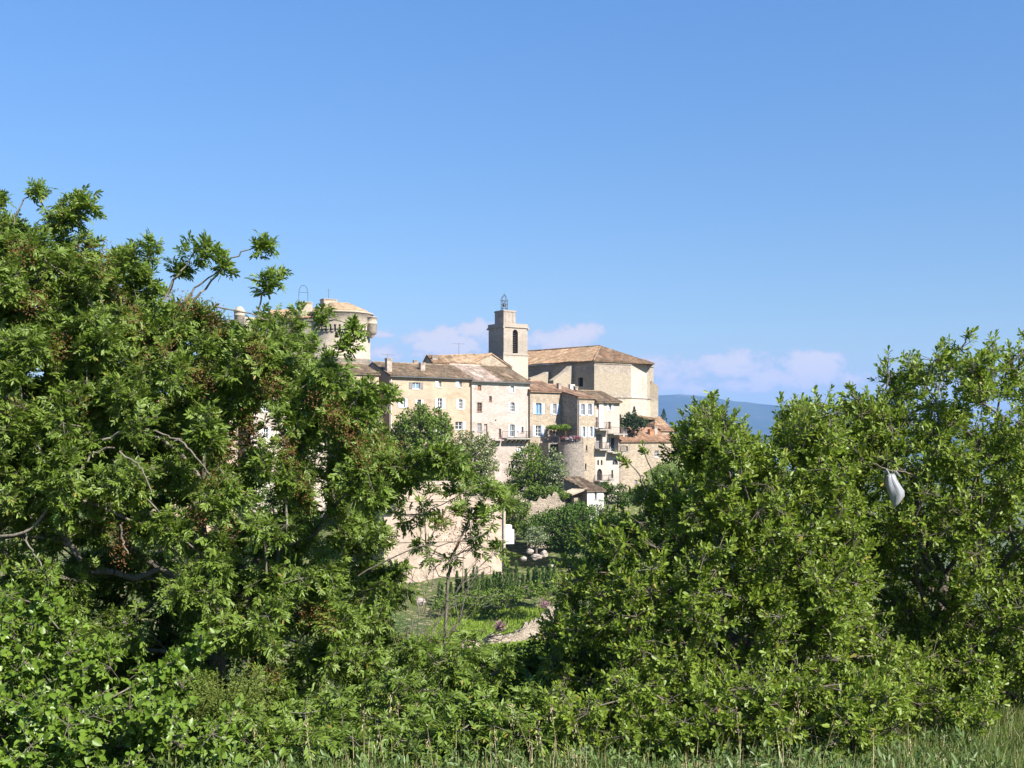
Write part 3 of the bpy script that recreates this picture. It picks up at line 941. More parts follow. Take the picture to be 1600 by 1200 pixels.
# bell tower
tf = V2(787, 185.6); tr = along(tf, E1, 824.2); tl = along(tf, E2, 763.4)
wt = (tr - tf).length; dt_ = (tl - tf).length
zs0, zs1, zs2 = zof(553, 186), zof(510, 186), zof(504.6, 186)
bm = bmesh.new()
tb_ = Block(tf, tr, dt_, zs0, zs1, zs1)
wn = tb_.front
rc = wn.rect(801, 515, 809.3, 552)
wn.ops.append(dict(r=rc, arch=1.0, reveal=.7))
lw = tb_.left
for w in (tb_.front, tb_.right, tb_.back, tb_.left): w.build(bm)
o = vz(tf, 0)
def tbox(x0, x1, y0, y1, z0, z1): box_pts(bm, o, tb_.e1, tb_.e2, x0, x1, y0, y1, z0, z1)
tbox(-.12, wt + .02, -.12, dt_ + .12, 5.0, zs0 - .16)           # lower stage
tbox(-.2, wt + .12, -.2, dt_ + .2, zs0 - .16, zs0 + .10)            # ledge
tbox(-.16, wt + .16, -.16, dt_ + .16, zs1 - .12, zs1 + .08)         # cornice
tbox(-.08, wt + .08, -.08, dt_ + .08, zs1 + .08, zs2)
for (x, y) in ((-.1, -.1), (wt + .1, -.1), (-.1, dt_ + .1)):
    box_pts(bm, o, tb_.e1, tb_.e2, x - .16, x + .16, y - .16, y + .16, zs1 - .3, zs1 - .125)
tower = obj('bell_tower', bm, M['tower_stone'], r)
bm = bmesh.new(); quad(bm, wn.at(rc[0], rc[1], -.66), wn.at(rc[2], rc[1], -.66), wn.at(rc[2], rc[3], -.66), wn.at(rc[0], rc[3], -.66))
for k in range(9):
    z = rc[1] + .3 + (rc[3] - rc[1] - .6) * k / 9
    quad(bm, wn.at(rc[0], z, -.35), wn.at(rc[2], z, -.35), wn.at(rc[2], z + .22, -.58), wn.at(rc[0], z + .22, -.58))
obj('louvre', bm, M['dark_inside'], tower)
# small gargoyle corners and upper block
bm = bmesh.new()
ta = wn.u_of(791.5)
hw = (ta, wn.u_of(811.5))
bw = hw[1] - hw[0]
zt3 = zof(484.5, 187)
y0 = .9
prof_n = 12
x0_, x1_ = .62, .62 + bw * .92
box_pts(bm, o, tb_.e1, tb_.e2, x0_, x1_, y0, y0 + 2.6, zs2 + .002, zt3 - .25)
box_pts(bm, o, tb_.e1, tb_.e2, x0_ - .1, x1_ + .1, y0 - .1, y0 + 2.7, zt3 - .25, zt3 - .06)
for k in range(3):
    xx = x0_ + (x1_ - x0_) * (k + .5) / 3
    box_pts(bm, o, tb_.e1, tb_.e2, xx - .14, xx + .14, y0 - .06, y0 - .002, zs2 + .25, zt3 - .25)
box_pts(bm, o, tb_.e1, tb_.e2, x0_, x1_, y0, y0 + 2.6, zt3 - .06, zt3 + .02)
ub = obj('clock_block', bm, M['tower_stone'], tower)
bm = bmesh.new()
cw = Wall((o + tb_.e1 * x0_ + tb_.e2 * (y0 + 2.6)).xy, (o + tb_.e1 * x0_ + tb_.e2 * y0).xy, 0, 1)
zc = (zs2 + zt3) / 2 - .05
K = 24
ring = [cw.at(1.3 + .78 * math.cos(2 * math.pi * i / K), zc + .78 * math.sin(2 * math.pi * i / K), .05) for i in range(K)]
ring0 = [p - cw.n * .05 for p in ring]
poly(bm, ring)
for i in range(K): quad(bm, ring0[i], ring0[(i + 1) % K], ring[(i + 1) % K], ring[i])
obj('clock_face', bm, M['stone_pale'], tower)
bm = bmesh.new()
for ang, L in ((.9, .4), (2.2, .6)):
    dd = cw.d * math.cos(ang) + up * math.sin(ang)
    tube(bm, cw.at(1.3, zc, .07), cw.at(1.3, zc, .07) + dd * L, .025, .02, 4)
for k in range(12):
    t = math.pi * k / 6; dd = cw.d * math.cos(t) + up * math.sin(t)
    tube(bm, cw.at(1.3, zc, .06) + dd * .6, cw.at(1.3, zc, .06) + dd * .72, .025, .025, 4)
obj('clock_hand', bm, M['iron'], tower)
# wrought-iron bell cage
bm = bmesh.new()
cc = o + tb_.e1 * ((x0_ + x1_) / 2 - .15) + tb_.e2 * (y0 + 1.3); cc = vz(cc, zt3)
H1, H2 = zof(468.5, 187) - zt3, zof(460, 187) - zt3
rad = .58
posts = [Vector((math.cos(t), math.sin(t), 0)) * rad for t in [math.pi / 4 + math.pi / 2 * k + .3 for k in range(4)]]
for p in posts:
    tube(bm, cc + p, cc + p + up * H1, .05, .045, 5)
    prev = cc + p + up * H1
    for s in range(1, 7):
        t = s / 6
        nx = cc + p * (math.cos(t * math.pi / 2)) + up * (H1 + (H2 - H1) * math.sin(t * math.pi / 2))
        tube(bm, prev, nx, .045, .04, 5); prev = nx
for hh in (.45, 1.05, H1):
    for i in range(4): tube(bm, cc + posts[i] + up * hh, cc + posts[(i + 1) % 4] + up * hh, .035, .035, 4)
tube(bm, cc + up * H2, cc + up * (zof(458, 187) - zt3 + .15), .04, .02, 5)
tube(bm, cc + up * (H2 + .18) - tb_.e1 * .22, cc + up * (H2 + .18) + tb_.e1 * .22, .03, .03, 4)
tube(bm, cc + up * H1 - tb_.e1 * .95, cc + up * H1 + tb_.e1 * .6, .035, .035, 4)
cage = obj('bell_cage', bm, M['iron'], tower)
bm = bmesh.new()
lathe(bm, cc + up * (H1 - .95), [(.34, 0), (.31, .06), (.23, .3), (.19, .5), (.1, .62), (0, .64)], 16)
tube(bm, cc + up * (H1 - .33), cc + up * H1, .05, .05, 5)
obj('bell', bm, M['iron'], tower)

# ================================================================ castle
r = thing('castle', 'pale castle with a round corner tower and arcaded crown behind the left-hand tree', 'castle', P(532, 640, 180))
c = Vector(((531 - CX) / F * 181, 181, 0)); R_ = 4.75
zc0, zc1, zc2 = zof(517, 178), zof(487, 178), zof(508, 178)
bm = bmesh.new()
lathe(bm, c, [(R_ + .25, -4), (R_, zof(562, 178)), (R_ + .1, zof(561, 178)), (R_ + .1, zof(558.5, 178)), (R_, zof(558, 178)), (R_, zc0)], 40)
lathe(bm, c, [(R_ + .36, zc2 + .1), (R_ + .36, zc1 - .25), (R_ + .5, zc1 - .22), (R_ + .5, zc1), (R_ + .3, zc1 + .02), (R_ - .8, zc1 + .03)], 40)
K = 44
zsp = zof(511.5, 178)
for k in range(K):                                      # corbels with small round arches between them
    t = 2 * math.pi * (k + .5) / K; er = Vector((math.cos(t), math.sin(t), 0)); et = Vector((-er.y, er.x, 0))
    o = vz(c, 0)
    box_pts(bm, o, et, er, -.2, .2, R_ - .1, R_ + .34, zc0 + .15, zc2 + .12)
    box_pts(bm, o, et, er, -.17, .17, R_ - .1, R_ + .18, zc0 - .25, zc0 + .15)
    t0, t1 = 2 * math.pi * (k + .5) / K, 2 * math.pi * (k + 1.5) / K
    tm = (t0 + t1) / 2
    S = 6
    rr = R_ + .35
    prev = None
    for s in range(S + 1):
        a = t0 + (t1 - t0) * s / S
        zz = zc2 - .12 - .02 + .3 * math.sin(math.pi * s / S) - .2
        p = Vector((c.x + rr * math.cos(a), c.y + rr * math.sin(a), zz)); q = Vector((p.x, p.y, zc2 + .13))
        if prev: quad(bm, prev[0], p, q, prev[1])
        prev = (p, q)
obj('round_tower', bm, M['castle_stone'], r)
bm = bmesh.new()
lathe(bm, c, [(R_ - .2, zc1 + .02), (R_ - .2, zc1 + .25), (R_ - .5, zof(483, 179)), (1.6, zof(474, 181)), (0, zof(472.5, 181))], 14, smooth=False)
obj('tower_roof', bm, M['roof_tan'], r)
# corbelled turret on the right
tc_ = Vector(((580.5 - CX) / F * 179.5, 179.5, 0))
bm = bmesh.new()
za, zb2 = zof(520.5, 179), zof(495, 179)
lathe(bm, tc_, [(.15, za - .75), (.45, za - .35), (.5, za - .2), (.72, za - .1), (.78, za + .15), (.84, za + .2), (.84, zof(506.5, 179)), (.9, zof(506, 179)), (.9, zof(505, 179)), (.84, zof(504.5, 179)),
                (.84, zb2 - .15), (.95, zb2 - .1), (.95, zb2), (0, zb2 + .12)], 20)
obj('turret', bm, M['castle_stone'], r)
# main body and left wing
bd = Vector((-.85, .25, 0)).normalized()
bf = V2(514, 176.8); bl_ = along(bf, bd, 405)
bm = bmesh.new()
wl = Wall(bl_, bf, -4, zof(500, 180))
for (x0, x1, y0, y1) in ((470, 477, 520, 536), (440, 447, 522, 538), (470, 477, 560, 578), (440, 447, 560, 578)):
    wl.ops.append(dict(r=wl.rect(x0, y0, x1, y1), reveal=.5))
wl.build(bm)
bk = Vector((-.25, -.85, 0)) * -9
Wall(bl_ + bk, bl_, -4, wl.z1).build(bm); Wall(bf, bf + bk, -4, wl.z1).build(bm); Wall(bf + bk, bl_ + bk, -4, wl.z1).build(bm)
frame_box(bm, wl, 0, wl.L, wl.z1 - .35, wl.z1 - .02, .003, .25)
cw_ = obj('hall_wall', bm, M['castle_stone'], r)
for op in wl.ops:
    bm = bmesh.new()
    q = op['r']; quad(bm, *[wl.at(u, z, -.47) for u, z in ((q[0], q[1]), (q[2], q[1]), (q[2], q[3]), (q[0], q[3]))])
    uc = (q[0] + q[2]) / 2
    frame_box(bm, wl, uc - .06, uc + .06, q[1], q[3], -.46, -.3); frame_box(bm, wl, q[0], q[2], (q[1] + q[3]) / 2 - .06, (q[1] + q[3]) / 2 + .06, -.46, -.31)
    obj('mullioned_window', bm, M['dark_inside'], cw_)
bm = bmesh.new()
e_a, e_b = vz(bl_, wl.z1 + .1), vz(bf, wl.z1 + .1)
rg = bk * .5 + up * 1.9
roof_sheet(bm, [e_a + wl.n * .4, e_b + wl.n * .4, e_b + rg, e_a + rg])
roof_sheet(bm, [e_b + bk - wl.n * .4, e_a + bk - wl.n * .4, e_a + rg, e_b + rg])
obj('hall_roof', bm, M['roof_tan'], r)
# small blocks with bell frame and weather vane on top
for (px, py, w, Y, h) in ((476, 472.5, 2.0, 179, 2.2), (513.5, 468, 2.3, 181.5, 2.4)):
    chimney(r, px, py, Y, w, 1.4, h, E1, 'castle_stone', name='roof_block')
bm = bmesh.new()
a, b_ = P(467, 472, 179), P(481, 472, 179)
t1 = (a + b_) / 2
tube(bm, a, a + up * 1.5, .035, .035, 5); tube(bm, b_, b_ + up * 1.5, .035, .035, 5)
prev = a + up * 1.5
for s in range(1, 9):
    t = math.pi * s / 8
    nx = t1 + up * (1.5 + 1.1 * math.sin(t)) + (a - t1) * math.cos(t)
    tube(bm, prev, nx, .035, .035, 5); prev = nx
tube(bm, a + up * 1.5, b_ + up * 1.5, .03, .03, 4)
obj('bell_frame', bm, M['iron'], r)
bm = bmesh.new()
a = P(513.5, 467.5, 181.5)
tube(bm, a, a + up * 1.75, .04, .02, 5); tube(bm, a + up * 1.35 - E1 * .3, a + up * 1.35 + E1 * .3, .025, .025, 4)
obj('weather_vane', bm, M['iron'], r)
# sentry turret with a dome and its parapet
sc_ = Vector(((374.5 - CX) / F * 182, 182, 0))
bm = bmesh.new()
z0_ = zof(508, 182); z1_ = zof(487.5, 182)
lathe(bm, sc_, [(.86, z0_ - 3), (.86, zof(494, 182)), (.93, zof(493.5, 182)), (.93, zof(492, 182)), (.86, zof(491.5, 182)), (.86, z1_ - .1), (.95, z1_ - .05), (.95, z1_ + .05), (.78, z1_ + .3),
                (.55, z1_ + .66), (.28, z1_ + .85), (0, z1_ + .92)], 18)
obj('sentry_turret', bm, M['castle_stone'], r)
bm = bmesh.new()
wp = Wall(V2(322, 184).xy, V2(382, 180.5).xy, -4, zof(499.5, 182)); wp.build(bm)
wp2 = Wall(V2(382, 180.5).xy, V2(412, 181.5).xy, -4, zof(497, 182)); wp2.build(bm)
Wall(V2(322, 196).xy, V2(322, 184).xy, -4, wp.z1).build(bm)
quad(bm, wp.at(0, wp.z1), wp.at(wp.L, wp.z1), wp.at(wp.L, wp.z1, -9), wp.at(0, wp.z1, -9))
quad(bm, wp2.at(0, wp2.z1), wp2.at(wp2.L, wp2.z1), wp2.at(wp2.L, wp2.z1, -9), wp2.at(0, wp2.z1, -9))
obj('parapet_wall', bm, M['castle_stone'], r)

# ================================================================ the little white-gabled house below
r = thing('garden_house', 'small garden house with a white front and brown mono-pitch roof below the bastion', 'house', P(917, 808, 140))
G1 = Vector((.93, .37, 0)).normalized(); G2 = Vector((-.62, .785, 0)).normalized()
g0 = V2(917.5, 140); gR = along(g0, G1, 943); gB = along(g0, G2, 881)
ztop = zof(767, 140)
zback = zof(747, gB.y)
bm = bmesh.new()
wf = Wall(g0, gR, -13, ztop)
window(wf, r, 929, 767.8, 932.5, 780, 'frame_grey', 'glass_sky', bars=0)
wf.build(bm)
obj('front_wall', bm, M['lime_white'], r)
bm = bmesh.new()
wl = Wall(gB, g0, -13, ztop)
window(wl, r, 904.3, 775.5, 906.8, 781.5, 'frame_white', 'glass', bars=0)
wl.build(bm)
poly(bm, [wl.at(0, ztop), wl.at(wl.L, ztop), wl.at(0, zback)])
gBR = gR + (gB - g0)
Wall(gR, gBR, -13, ztop).build(bm); Wall(gBR, gB, -13, zback).build(bm)
obj('wall', bm, M['rubble_wall'], r)
bm = bmesh.new()
ov = (gB - g0).normalized()
s_ = (zback - ztop) / (gB - g0).length
roof_sheet(bm, [vz(g0 - ov * .3 - G1 * .25, ztop + .12 - s_ * .3), vz(gR - ov * .3 + G1 * .2, ztop + .12 - s_ * .3), vz(gBR + ov * .2 + G1 * .2, zback + .12), vz(gB + ov * .2 - G1 * .25, zback + .12)])
obj('roof', bm, M['roof_brown'], r)
an = Wall(V2(881, 140.5), V2(897, 139), -12.5, zof(771, 140))
an.ops.append(dict(r=an.rect(883.5, 778, 891.5, 792), reveal=1.2))
bm = bmesh.new(); an.build(bm)
Wall(an.a.xy + Vector((-1.5, 2.2)), an.a.xy, -12.5, an.z1).build(bm)
quad(bm, *[an.at(u, z, -1.19) for u, z in ((an.ops[0]['r'][0], -12.5), (an.ops[0]['r'][2], -12.5), (an.ops[0]['r'][2], an.z1), (an.ops[0]['r'][0], an.z1))])
roof_sheet(bm, [an.at(-.15, an.z1 - .05, .3), an.at(an.L, an.z1 - .05, .3), an.at(an.L, an.z1 + .6, -2.2), an.at(-.15, an.z1 + .6, -2.2)])
obj('porch', bm, M['rubble_wall'], r)

# ================================================================ the large blank ochre building
r = thing('blank_building', 'large blank ochre building with stepped flat tops behind the bare branches', 'building', P(690, 900, 125))
e = Vector((.97, .24, 0)).normalized()
fl = V2(600, 121); fr = along(fl, e, 790)
zt1 = zof(781, 125)
w = Wall(fl, fr, -17, zt1)
for x in (671, 677.5, 684, 690.5):
    w.ops.append(dict(r=w.rect(x, 795, x + 2.6, 816), reveal=.5))
bm = bmesh.new(); w.build(bm)
for x in (671, 677.5, 684, 690.5):
    q = w.rect(x, 795, x + 2.6, 816); quad(bm, *[w.at(u, z, -.495) for u, z in ((q[0], q[1]), (q[2], q[1]), (q[2], q[3]), (q[0], q[3]))])
e2_ = Vector((-e.y, e.x, 0))
Wall(fr, fr + e2_ * 9, -17, zt1).build(bm); Wall(fl + e2_ * 9, fl, -17, zt1).build(bm); Wall(fr + e2_ * 9, fl + e2_ * 9, -17, zt1).build(bm)
quad(bm, w.at(0, zt1), w.at(w.L, zt1), w.at(w.L, zt1, -9), w.at(0, zt1, -9))
frame_box(bm, w, 0, w.L, w.z_of(846, w.L / 2), w.z_of(844, w.L / 2), .003, .08)
frame_box(bm, w, -.02, w.L + .02, zt1 - .02, zt1 + .18, -.3, .06)
obj('wall', bm, M['render_wall'], r)
bm = bmesh.new()
uA, uB = w.u_of(617), w.u_of(724); zt2 = zof(756, 125)
frame_box(bm, w, uA, uB, zt1 + .002, zt2, -7.5, -.35)
frame_box(bm, w, uA - .06, uB + .06, zt2, zt2 + .14, -7.56, -.25)
frame_box(bm, w, uA, uB, zof(778, 125), zof(776, 125), -.349, -.2)
obj('upper_storey', bm, M['render_wall'], r)
bm = bmesh.new(); q = (w.u_of(601), w.u_of(616))
frame_box(bm, w, q[0], q[1], w.z_of(800, 1), zof(774, 121), .004, .5)
obj('window_bay', bm, M['frame_grey'], r)
bm = bmesh.new()
frame_box(bm, w, w.L + .004, w.L + 1.0, zof(848, 126), zof(826, 126), -1.6, -.2)
frame_box(bm, w, w.L + .1, w.L + .8, zof(826, 126), zof(819, 126), -1.4, -.4)
obj('side_block', bm, M['lime_white'], r)
pipe(r, w, 786, -14, zt1 - .1, 'zinc')

# ================================================================ ruined wall, dry-stone walls, rubble
def ruin(name, label, cat, pts, th, mat, zb, holes=(), jag=.35, seed=0, mt='drystone'):
    """a broken wall along [(px, pytop, Y)]"""
    rr = random.Random(seed)
    bm = bmesh.new()
    top, q = [], []
    for (a, b) in zip(pts, pts[1:]):
        A, B = P(*a), P(*b)
        k = max(2, int((B - A).length / .35))
        for i in range(k): q.append(A.lerp(B, i / k))
    q.append(P(*pts[-1]))
    q = [p + up * rr.uniform(-jag, jag) for p in q]
    back = Vector((0, th, 0))
    nz = 8
    def pt(p, j, o):
        z = zb + (p.z - zb) * j / nz
        v = Vector((p.x, p.y, z)) + o
        v += Vector((mnoise.noise(v * 1.3), mnoise.noise(v * 1.1 + Vector((5, 0, 0))), 0)) * .14
        return v
    for sgn, o in ((1, Vector((0, 0, 0))), (-1, back)):
        for a, b in zip(q, q[1:]):
            for j in range(nz):
                c4 = [pt(a, j, o), pt(b, j, o), pt(b, j + 1, o), pt(a, j + 1, o)]
                quad(bm, *(c4 if sgn > 0 else c4[::-1]))
    for a, b in zip(q, q[1:]):
        quad(bm, pt(a, nz, Vector()), pt(b, nz, Vector()), pt(b, nz, back), pt(a, nz, back))
    for a, fl_ in ((q[0], 1), (q[-1], -1)):
        quad(bm, pt(a, 0, back), pt(a, 0, Vector()), pt(a, nz, Vector()), pt(a, nz, back))
    o = obj(name, bm, M[mat], None)
    tag(o, label, cat)
    return o
o = ruin('ruined_wall', 'broken grey and ochre stone wall left of the garden house', 'wall',
         [(823, 800, 134), (827, 786, 134.2), (834, 780, 134.5), (848, 778, 135), (862, 776, 135.5), (868, 769, 135.8), (872, 771, 136), (876, 784, 136), (883, 787, 136.2)], .8, 'drystone', -12.5, seed=3)
o = ruin('drystone_wall', 'low sunlit dry-stone wall at the edge of the green terrace', 'wall',
         [(722, 1004, 92), (760, 998, 94), (800, 990, 95), (830, 972, 98), (862, 950, 101), (880, 944, 103)], .8, 'drystone', -17.6, seed=5, jag=.25)

def boulder(bm, c, r, seed):
    rr = random.Random(seed)
    b2 = bmesh.new(); bmesh.ops.create_icosphere(b2, subdivisions=2, radius=1)
    off = Vector((rr.uniform(0, 50), rr.uniform(0, 50), 0))
    sc = (rr.uniform(.8, 1.3), rr.uniform(.7, 1.1), rr.uniform(.5, .85))
    vm = {}
    for v in b2.verts:
        d = v.co.normalized()
        k = 1 + .45 * mnoise.noise(d * 1.4 + off) + .15 * mnoise.noise(d * 4 + off)
        vm[v] = bm.verts.new(c + Vector((d.x * sc[0], d.y * sc[1], d.z * sc[2])) * (r * k))
    for f in b2.faces: bm.faces.new([vm[v] for v in f.verts])
    b2.free()
ROCKS = [  # px, py, Y, radius, label
    (828, 862, 121, .42, 'white limestone boulder left of its neighbours beside the blank ochre building'),
    (838, 870, 119, .5, 'tall white limestone boulder in the middle of the pale heap'),
    (850, 866, 120, .5, 'wide white limestone boulder at the right of the pale heap'),
    (818, 873, 118, .36, 'small grey white boulder lowest in the pale heap'),
    (862, 885, 116, .4, 'pale boulder apart from the heap, above the hedge end'),
    (655, 940, 60, .28, 'upright pale stone showing through the left-hand twigs'),
    (622, 1102, 21, .17, 'small sunlit tan rock low down between the trees, leftmost'),
    (660, 1088, 22, .2, 'pointed sunlit tan rock low down between the trees'),
    (640, 1096, 21.5, .13, 'tiny tan rock between two larger ones low between the trees'),
    (722, 1090, 22, .15, 'tan rock under the dry stalks low between the trees'),
    (765, 1075, 24, .2, 'tan rock at the left edge of the right-hand bush'),
]
for k, (px, py, Y, rad, lab) in enumerate(ROCKS):
    bm = bmesh.new(); boulder(bm, P(px, py, Y), rad, k)
    tag(obj('boulder', bm, M['stone_pale'], None), lab, 'rock', 'pale rocks on the slope')

# terrace furniture
M['bloom_red'] = plain_mat('bloom_red', (.24, .06, .07), .7, .3, .3, 20)
M['bloom_white'] = plain_mat('bloom_white', (.5, .42, .43), .7, .3, .1, 20)
M['bloom_pink'] = plain_mat('bloom_pink', (.26, .13, .16), .7, .3, .3, 9)

# ================================================================ ground, hills, sky, light, camera
def sstep(a, b, t):
    t = max(0.0, min(1.0, (t - a) / (b - a))); return t * t * (3 - 2 * t)
KN = [(-60, -1.6), (0, -1.72), (6, -1.75), (8, -1.85), (10, -2.2), (14, -3.3), (25, -6.2), (45, -11), (65, -15.5), (85, -17.4), (100, -17.2), (108, -16.6), (116, -15.8), (124, -14.6), (134, -13.2), (142, -11.8),
      (150, -11), (158, -11.5), (166, -11), (172, -5), (178, 1.0), (186, 3.2), (205, 3.0), (240, -8), (320, -40), (480, -75), (900, -105), (2500, -120), (20000, -120)]
def gz(x, y):
    for (a, za), (b, zb) in zip(KN, KN[1:]):
        if y <= b:
            t = max(0, (y - a) / (b - a)); z = za + (zb - za) * t
            break
    if y > 100:
        s = sstep(19, 66, x) * sstep(105, 150, y) if x > 0 else sstep(60, 190, -x) * sstep(120, 170, y)
        z -= s * (38 if x > 0 else 26) * (1 - sstep(240, 500, y))
    k = sstep(9, 30, y)
    z += k * (mnoise.noise(Vector((x * .06, y * .06, 0))) * 1.0 + mnoise.noise(Vector((x * .25, y * .25, 3))) * .3) * (1 if y < 150 else .4)
    z += .04 * mnoise.noise(Vector((x * 1.1, y * 1.1, 7)))
    return z

m, nt = new_mat('hillside'); n = N(nt)
tc = n.new('ShaderNodeTexCoord').outputs['Object']
a = n.noise(tc, .12, 6, .6); b_ = n.noise(tc, 1.4, 6, .65)
c = n.mix(n.ramp(a, [(.38, 0), (.62, 1)]), (.04, .07, .016), (.085, .10, .032))
c = n.mix(n.ramp(b_, [(.52, 0), (.66, .85)]), c, (.34, .27, .17))
c = n.mix(n.ramp(n.noise(tc, .003, 6, .6), [(.4, 0), (.6, .6)]), c, (.10, .13, .05))
n.out(n.principled(c, .95, .1, n.bump(b_, .7, .12)))
M['hillside'] = m
ys = np.unique(np.concatenate([np.linspace(-60, 0, 7), np.linspace(0, 14, 36), np.linspace(14, 60, 40), np.linspace(60, 240, 110), np.geomspace(240, 18000, 34)]))
V, Q = [], []
nx = 120
for y in ys:
    hw = 18 + max(0, y) * 1.1 + (60 if y > 200 else 0) + (0 if y > 0 else 30)
    for i in range(nx + 1):
        x = -hw + 2 * hw * i / nx
        V.append((x, y, gz(x, y)))
for j in range(len(ys) - 1):
    for i in range(nx):
        a0 = j * (nx + 1) + i
        Q.append((a0, a0 + 1, a0 + nx + 2, a0 + nx + 1))
me = np_mesh('ground', np.array(V), np.array(Q)); me.polygons.foreach_set('use_smooth', np.ones(len(Q), bool))
g = link_mesh('ground', me, M['hillside']); g['kind'] = 'structure'

# far range of hills
prof = [(-1500, 668), (-700, 650), (-200, 640), (300, 634), (600, 628), (900, 622), (1028, 618), (1062, 616.5), (1095, 618.5), (1150, 627), (1205, 632.5), (1255, 640), (1310, 650), (1400, 664), (1500, 672), (1700, 679), (2200, 684), (3000, 686)]
def ridge(px):
    for (a, ya), (b, yb) in zip(prof, prof[1:]):
        if px <= b:
            t = (px - a) / (b - a); t = t * t * (3 - 2 * t); return ya + (yb - ya) * t
    return 686
m, nt = new_mat('hills'); n = N(nt)
tc = n.new('ShaderNodeTexCoord').outputs['Object']
a = n.noise(tc, .004, 8, .65)
c = n.mix(n.ramp(a, [(.35, 0), (.65, 1)]), (.022, .04, .02), (.055, .07, .036))
c = n.mix(n.ramp(n.noise(n.mapping(tc, (1, 1, 3)), .0022, 6, .6), [(.66, 0), (.70, .6)]), c, (.42, .36, .29))
n.out(n.principled(c, 1, .05))
M['hills'] = m
V, Q = [], []
YR = 9500.0
nu, nv = 260, 40
for j in range(nv + 1):
    v = j / nv
    for i in range(nu + 1):
        px = -1500 + 4500 * i / nu
        X = (px - CX) / F * YR
        top = (HZ - ridge(px)) / F * YR
        if v <= .6: s = v / .6; h = s ** 1.15
        else: s = (1 - v) / .4; h = s ** .8
        Y = YR - 2600 + 2600 * v / .6
        rv = mnoise.noise(Vector((X * .0011, Y * .0005, 1))) * .5 + mnoise.noise(Vector((X * .003, Y * .0016, 2))) * .25
        z = -135 + (top + 135) * h + rv * 190 * math.sin(math.pi * min(1, max(0, h))) * (1 if v < .58 else .4) + 5 * mnoise.noise(Vector((X * .006, Y * .006, 0)))
        V.append((X * (Y / YR if v > .6 else 1), Y, z))
for j in range(nv):
    for i in range(nu):
        a0 = j * (nu + 1) + i
        Q.append((a0, a0 + 1, a0 + nu + 2, a0 + nu + 1))
me = np_mesh('hills', np.array(V), np.array(Q)); me.polygons.foreach_set('use_smooth', np.ones(len(Q), bool))
g = link_mesh('hills', me, M['hills']); g['kind'] = 'structure'

# air
m = bpy.data.materials.new('air'); m.use_nodes = True; nt = m.node_tree; nt.nodes.clear(); n = N(nt)
pv = n.new('ShaderNodeVolumePrincipled')
pv.inputs['Color'].default_value = HAZE_C
pv.inputs['Density'].default_value = HAZE
pv.inputs['Anisotropy'].default_value = 0
o = n.new('ShaderNodeOutputMaterial'); n.link(pv.outputs[0], o.inputs['Volume'])
bm = bmesh.new()
box_pts(bm, Vector((0, 0, 0)), Vector((1, 0, 0)), Vector((0, 1, 0)), -21000, 21000, -200, 18400, -140, 470)
hz_ = obj('haze', bm, m); hz_['kind'] = 'stuff'; hz_['label'] = 'pale blue haze in the air before the far hills'; hz_['category'] = 'haze'

# sun and sky
SUN_AZ = math.radians(SUN_AZ_DEG)      # from -Y (behind the camera) towards +X (right)
SUN_EL = math.radians(SUN_EL_DEG)
sd = Vector((math.sin(SUN_AZ) * math.cos(SUN_EL), -math.cos(SUN_AZ) * math.cos(SUN_EL), math.sin(SUN_EL)))
L = bpy.data.lights.new('sun', 'SUN'); L.energy = SUN_E; L.angle = math.radians(.5); L.color = (1.0, .945, .86)
so = bpy.data.objects.new('sun', L); COL.objects.link(so)
so.rotation_euler = (-sd).to_track_quat('-Z', 'Y').to_euler()
W = bpy.data.worlds.new('World'); scene.world = W; W.use_nodes = True
nt = W.node_tree; nt.nodes.clear(); n = N(nt)
sky = n.new('ShaderNodeTexSky', sky_type='NISHITA')
sky.sun_disc = False
sky.sun_elevation = SUN_EL
sky.sun_rotation = math.atan2(sd.x, sd.y)
sky.altitude = 300; sky.air_density = SKY_AIR; sky.dust_density = SKY_DUST; sky.ozone_density = SKY_OZ
gen = n.new('ShaderNodeTexCoord').outputs['Generated']
sp_ = n.new('ShaderNodeSeparateXYZ'); n.link(gen, sp_.inputs[0])
yy = n.math('MAXIMUM', sp_.outputs[1], .05)
a = n.math('DIVIDE', sp_.outputs[0], yy); b_ = n.math('DIVIDE', sp_.outputs[2], yy)
# low cumulus far beyond the hills: soft blobs given by their bearing and height above the horizon, broken up by noise
BL = [(700, 535, 75, 22, 1), (655, 528, 32, 14, .8), (745, 520, 40, 20, .9), (795, 528, 70, 20, .8), (855, 530, 55, 22, 1), (910, 522, 42, 15, 1.0), (595, 522, 26, 8, .8), (590, 550, 40, 13, .85), (690, 556, 110, 12, .7),
      (1080, 577, 85, 20, .95), (1015, 568, 42, 14, .85), (1165, 562, 42, 18, 1), (1130, 578, 70, 18, .85), (1275, 568, 55, 24, 1.05), (1310, 590, 65, 16, .7), (1240, 594, 90, 18, .85), (1050, 606, 70, 12, .7), (1180, 602, 120, 12, .65), (1420, 600, 90, 12, .5), (480, 560, 60, 12, .6), (1000, 560, 60, 8, .35)]
cmb = n.new('ShaderNodeCombineXYZ'); n.link(a, cmb.inputs[0]); n.link(b_, cmb.inputs[1])
nz1 = n.noise(n.mapping(cmb.outputs[0], (1, 1.5, 1)), 26, 8, .6)
nz2 = n.noise(n.mapping(cmb.outputs[0], (1, 1.3, 1), loc=(3, 1, 0)), 80, 5, .6)
tot = None
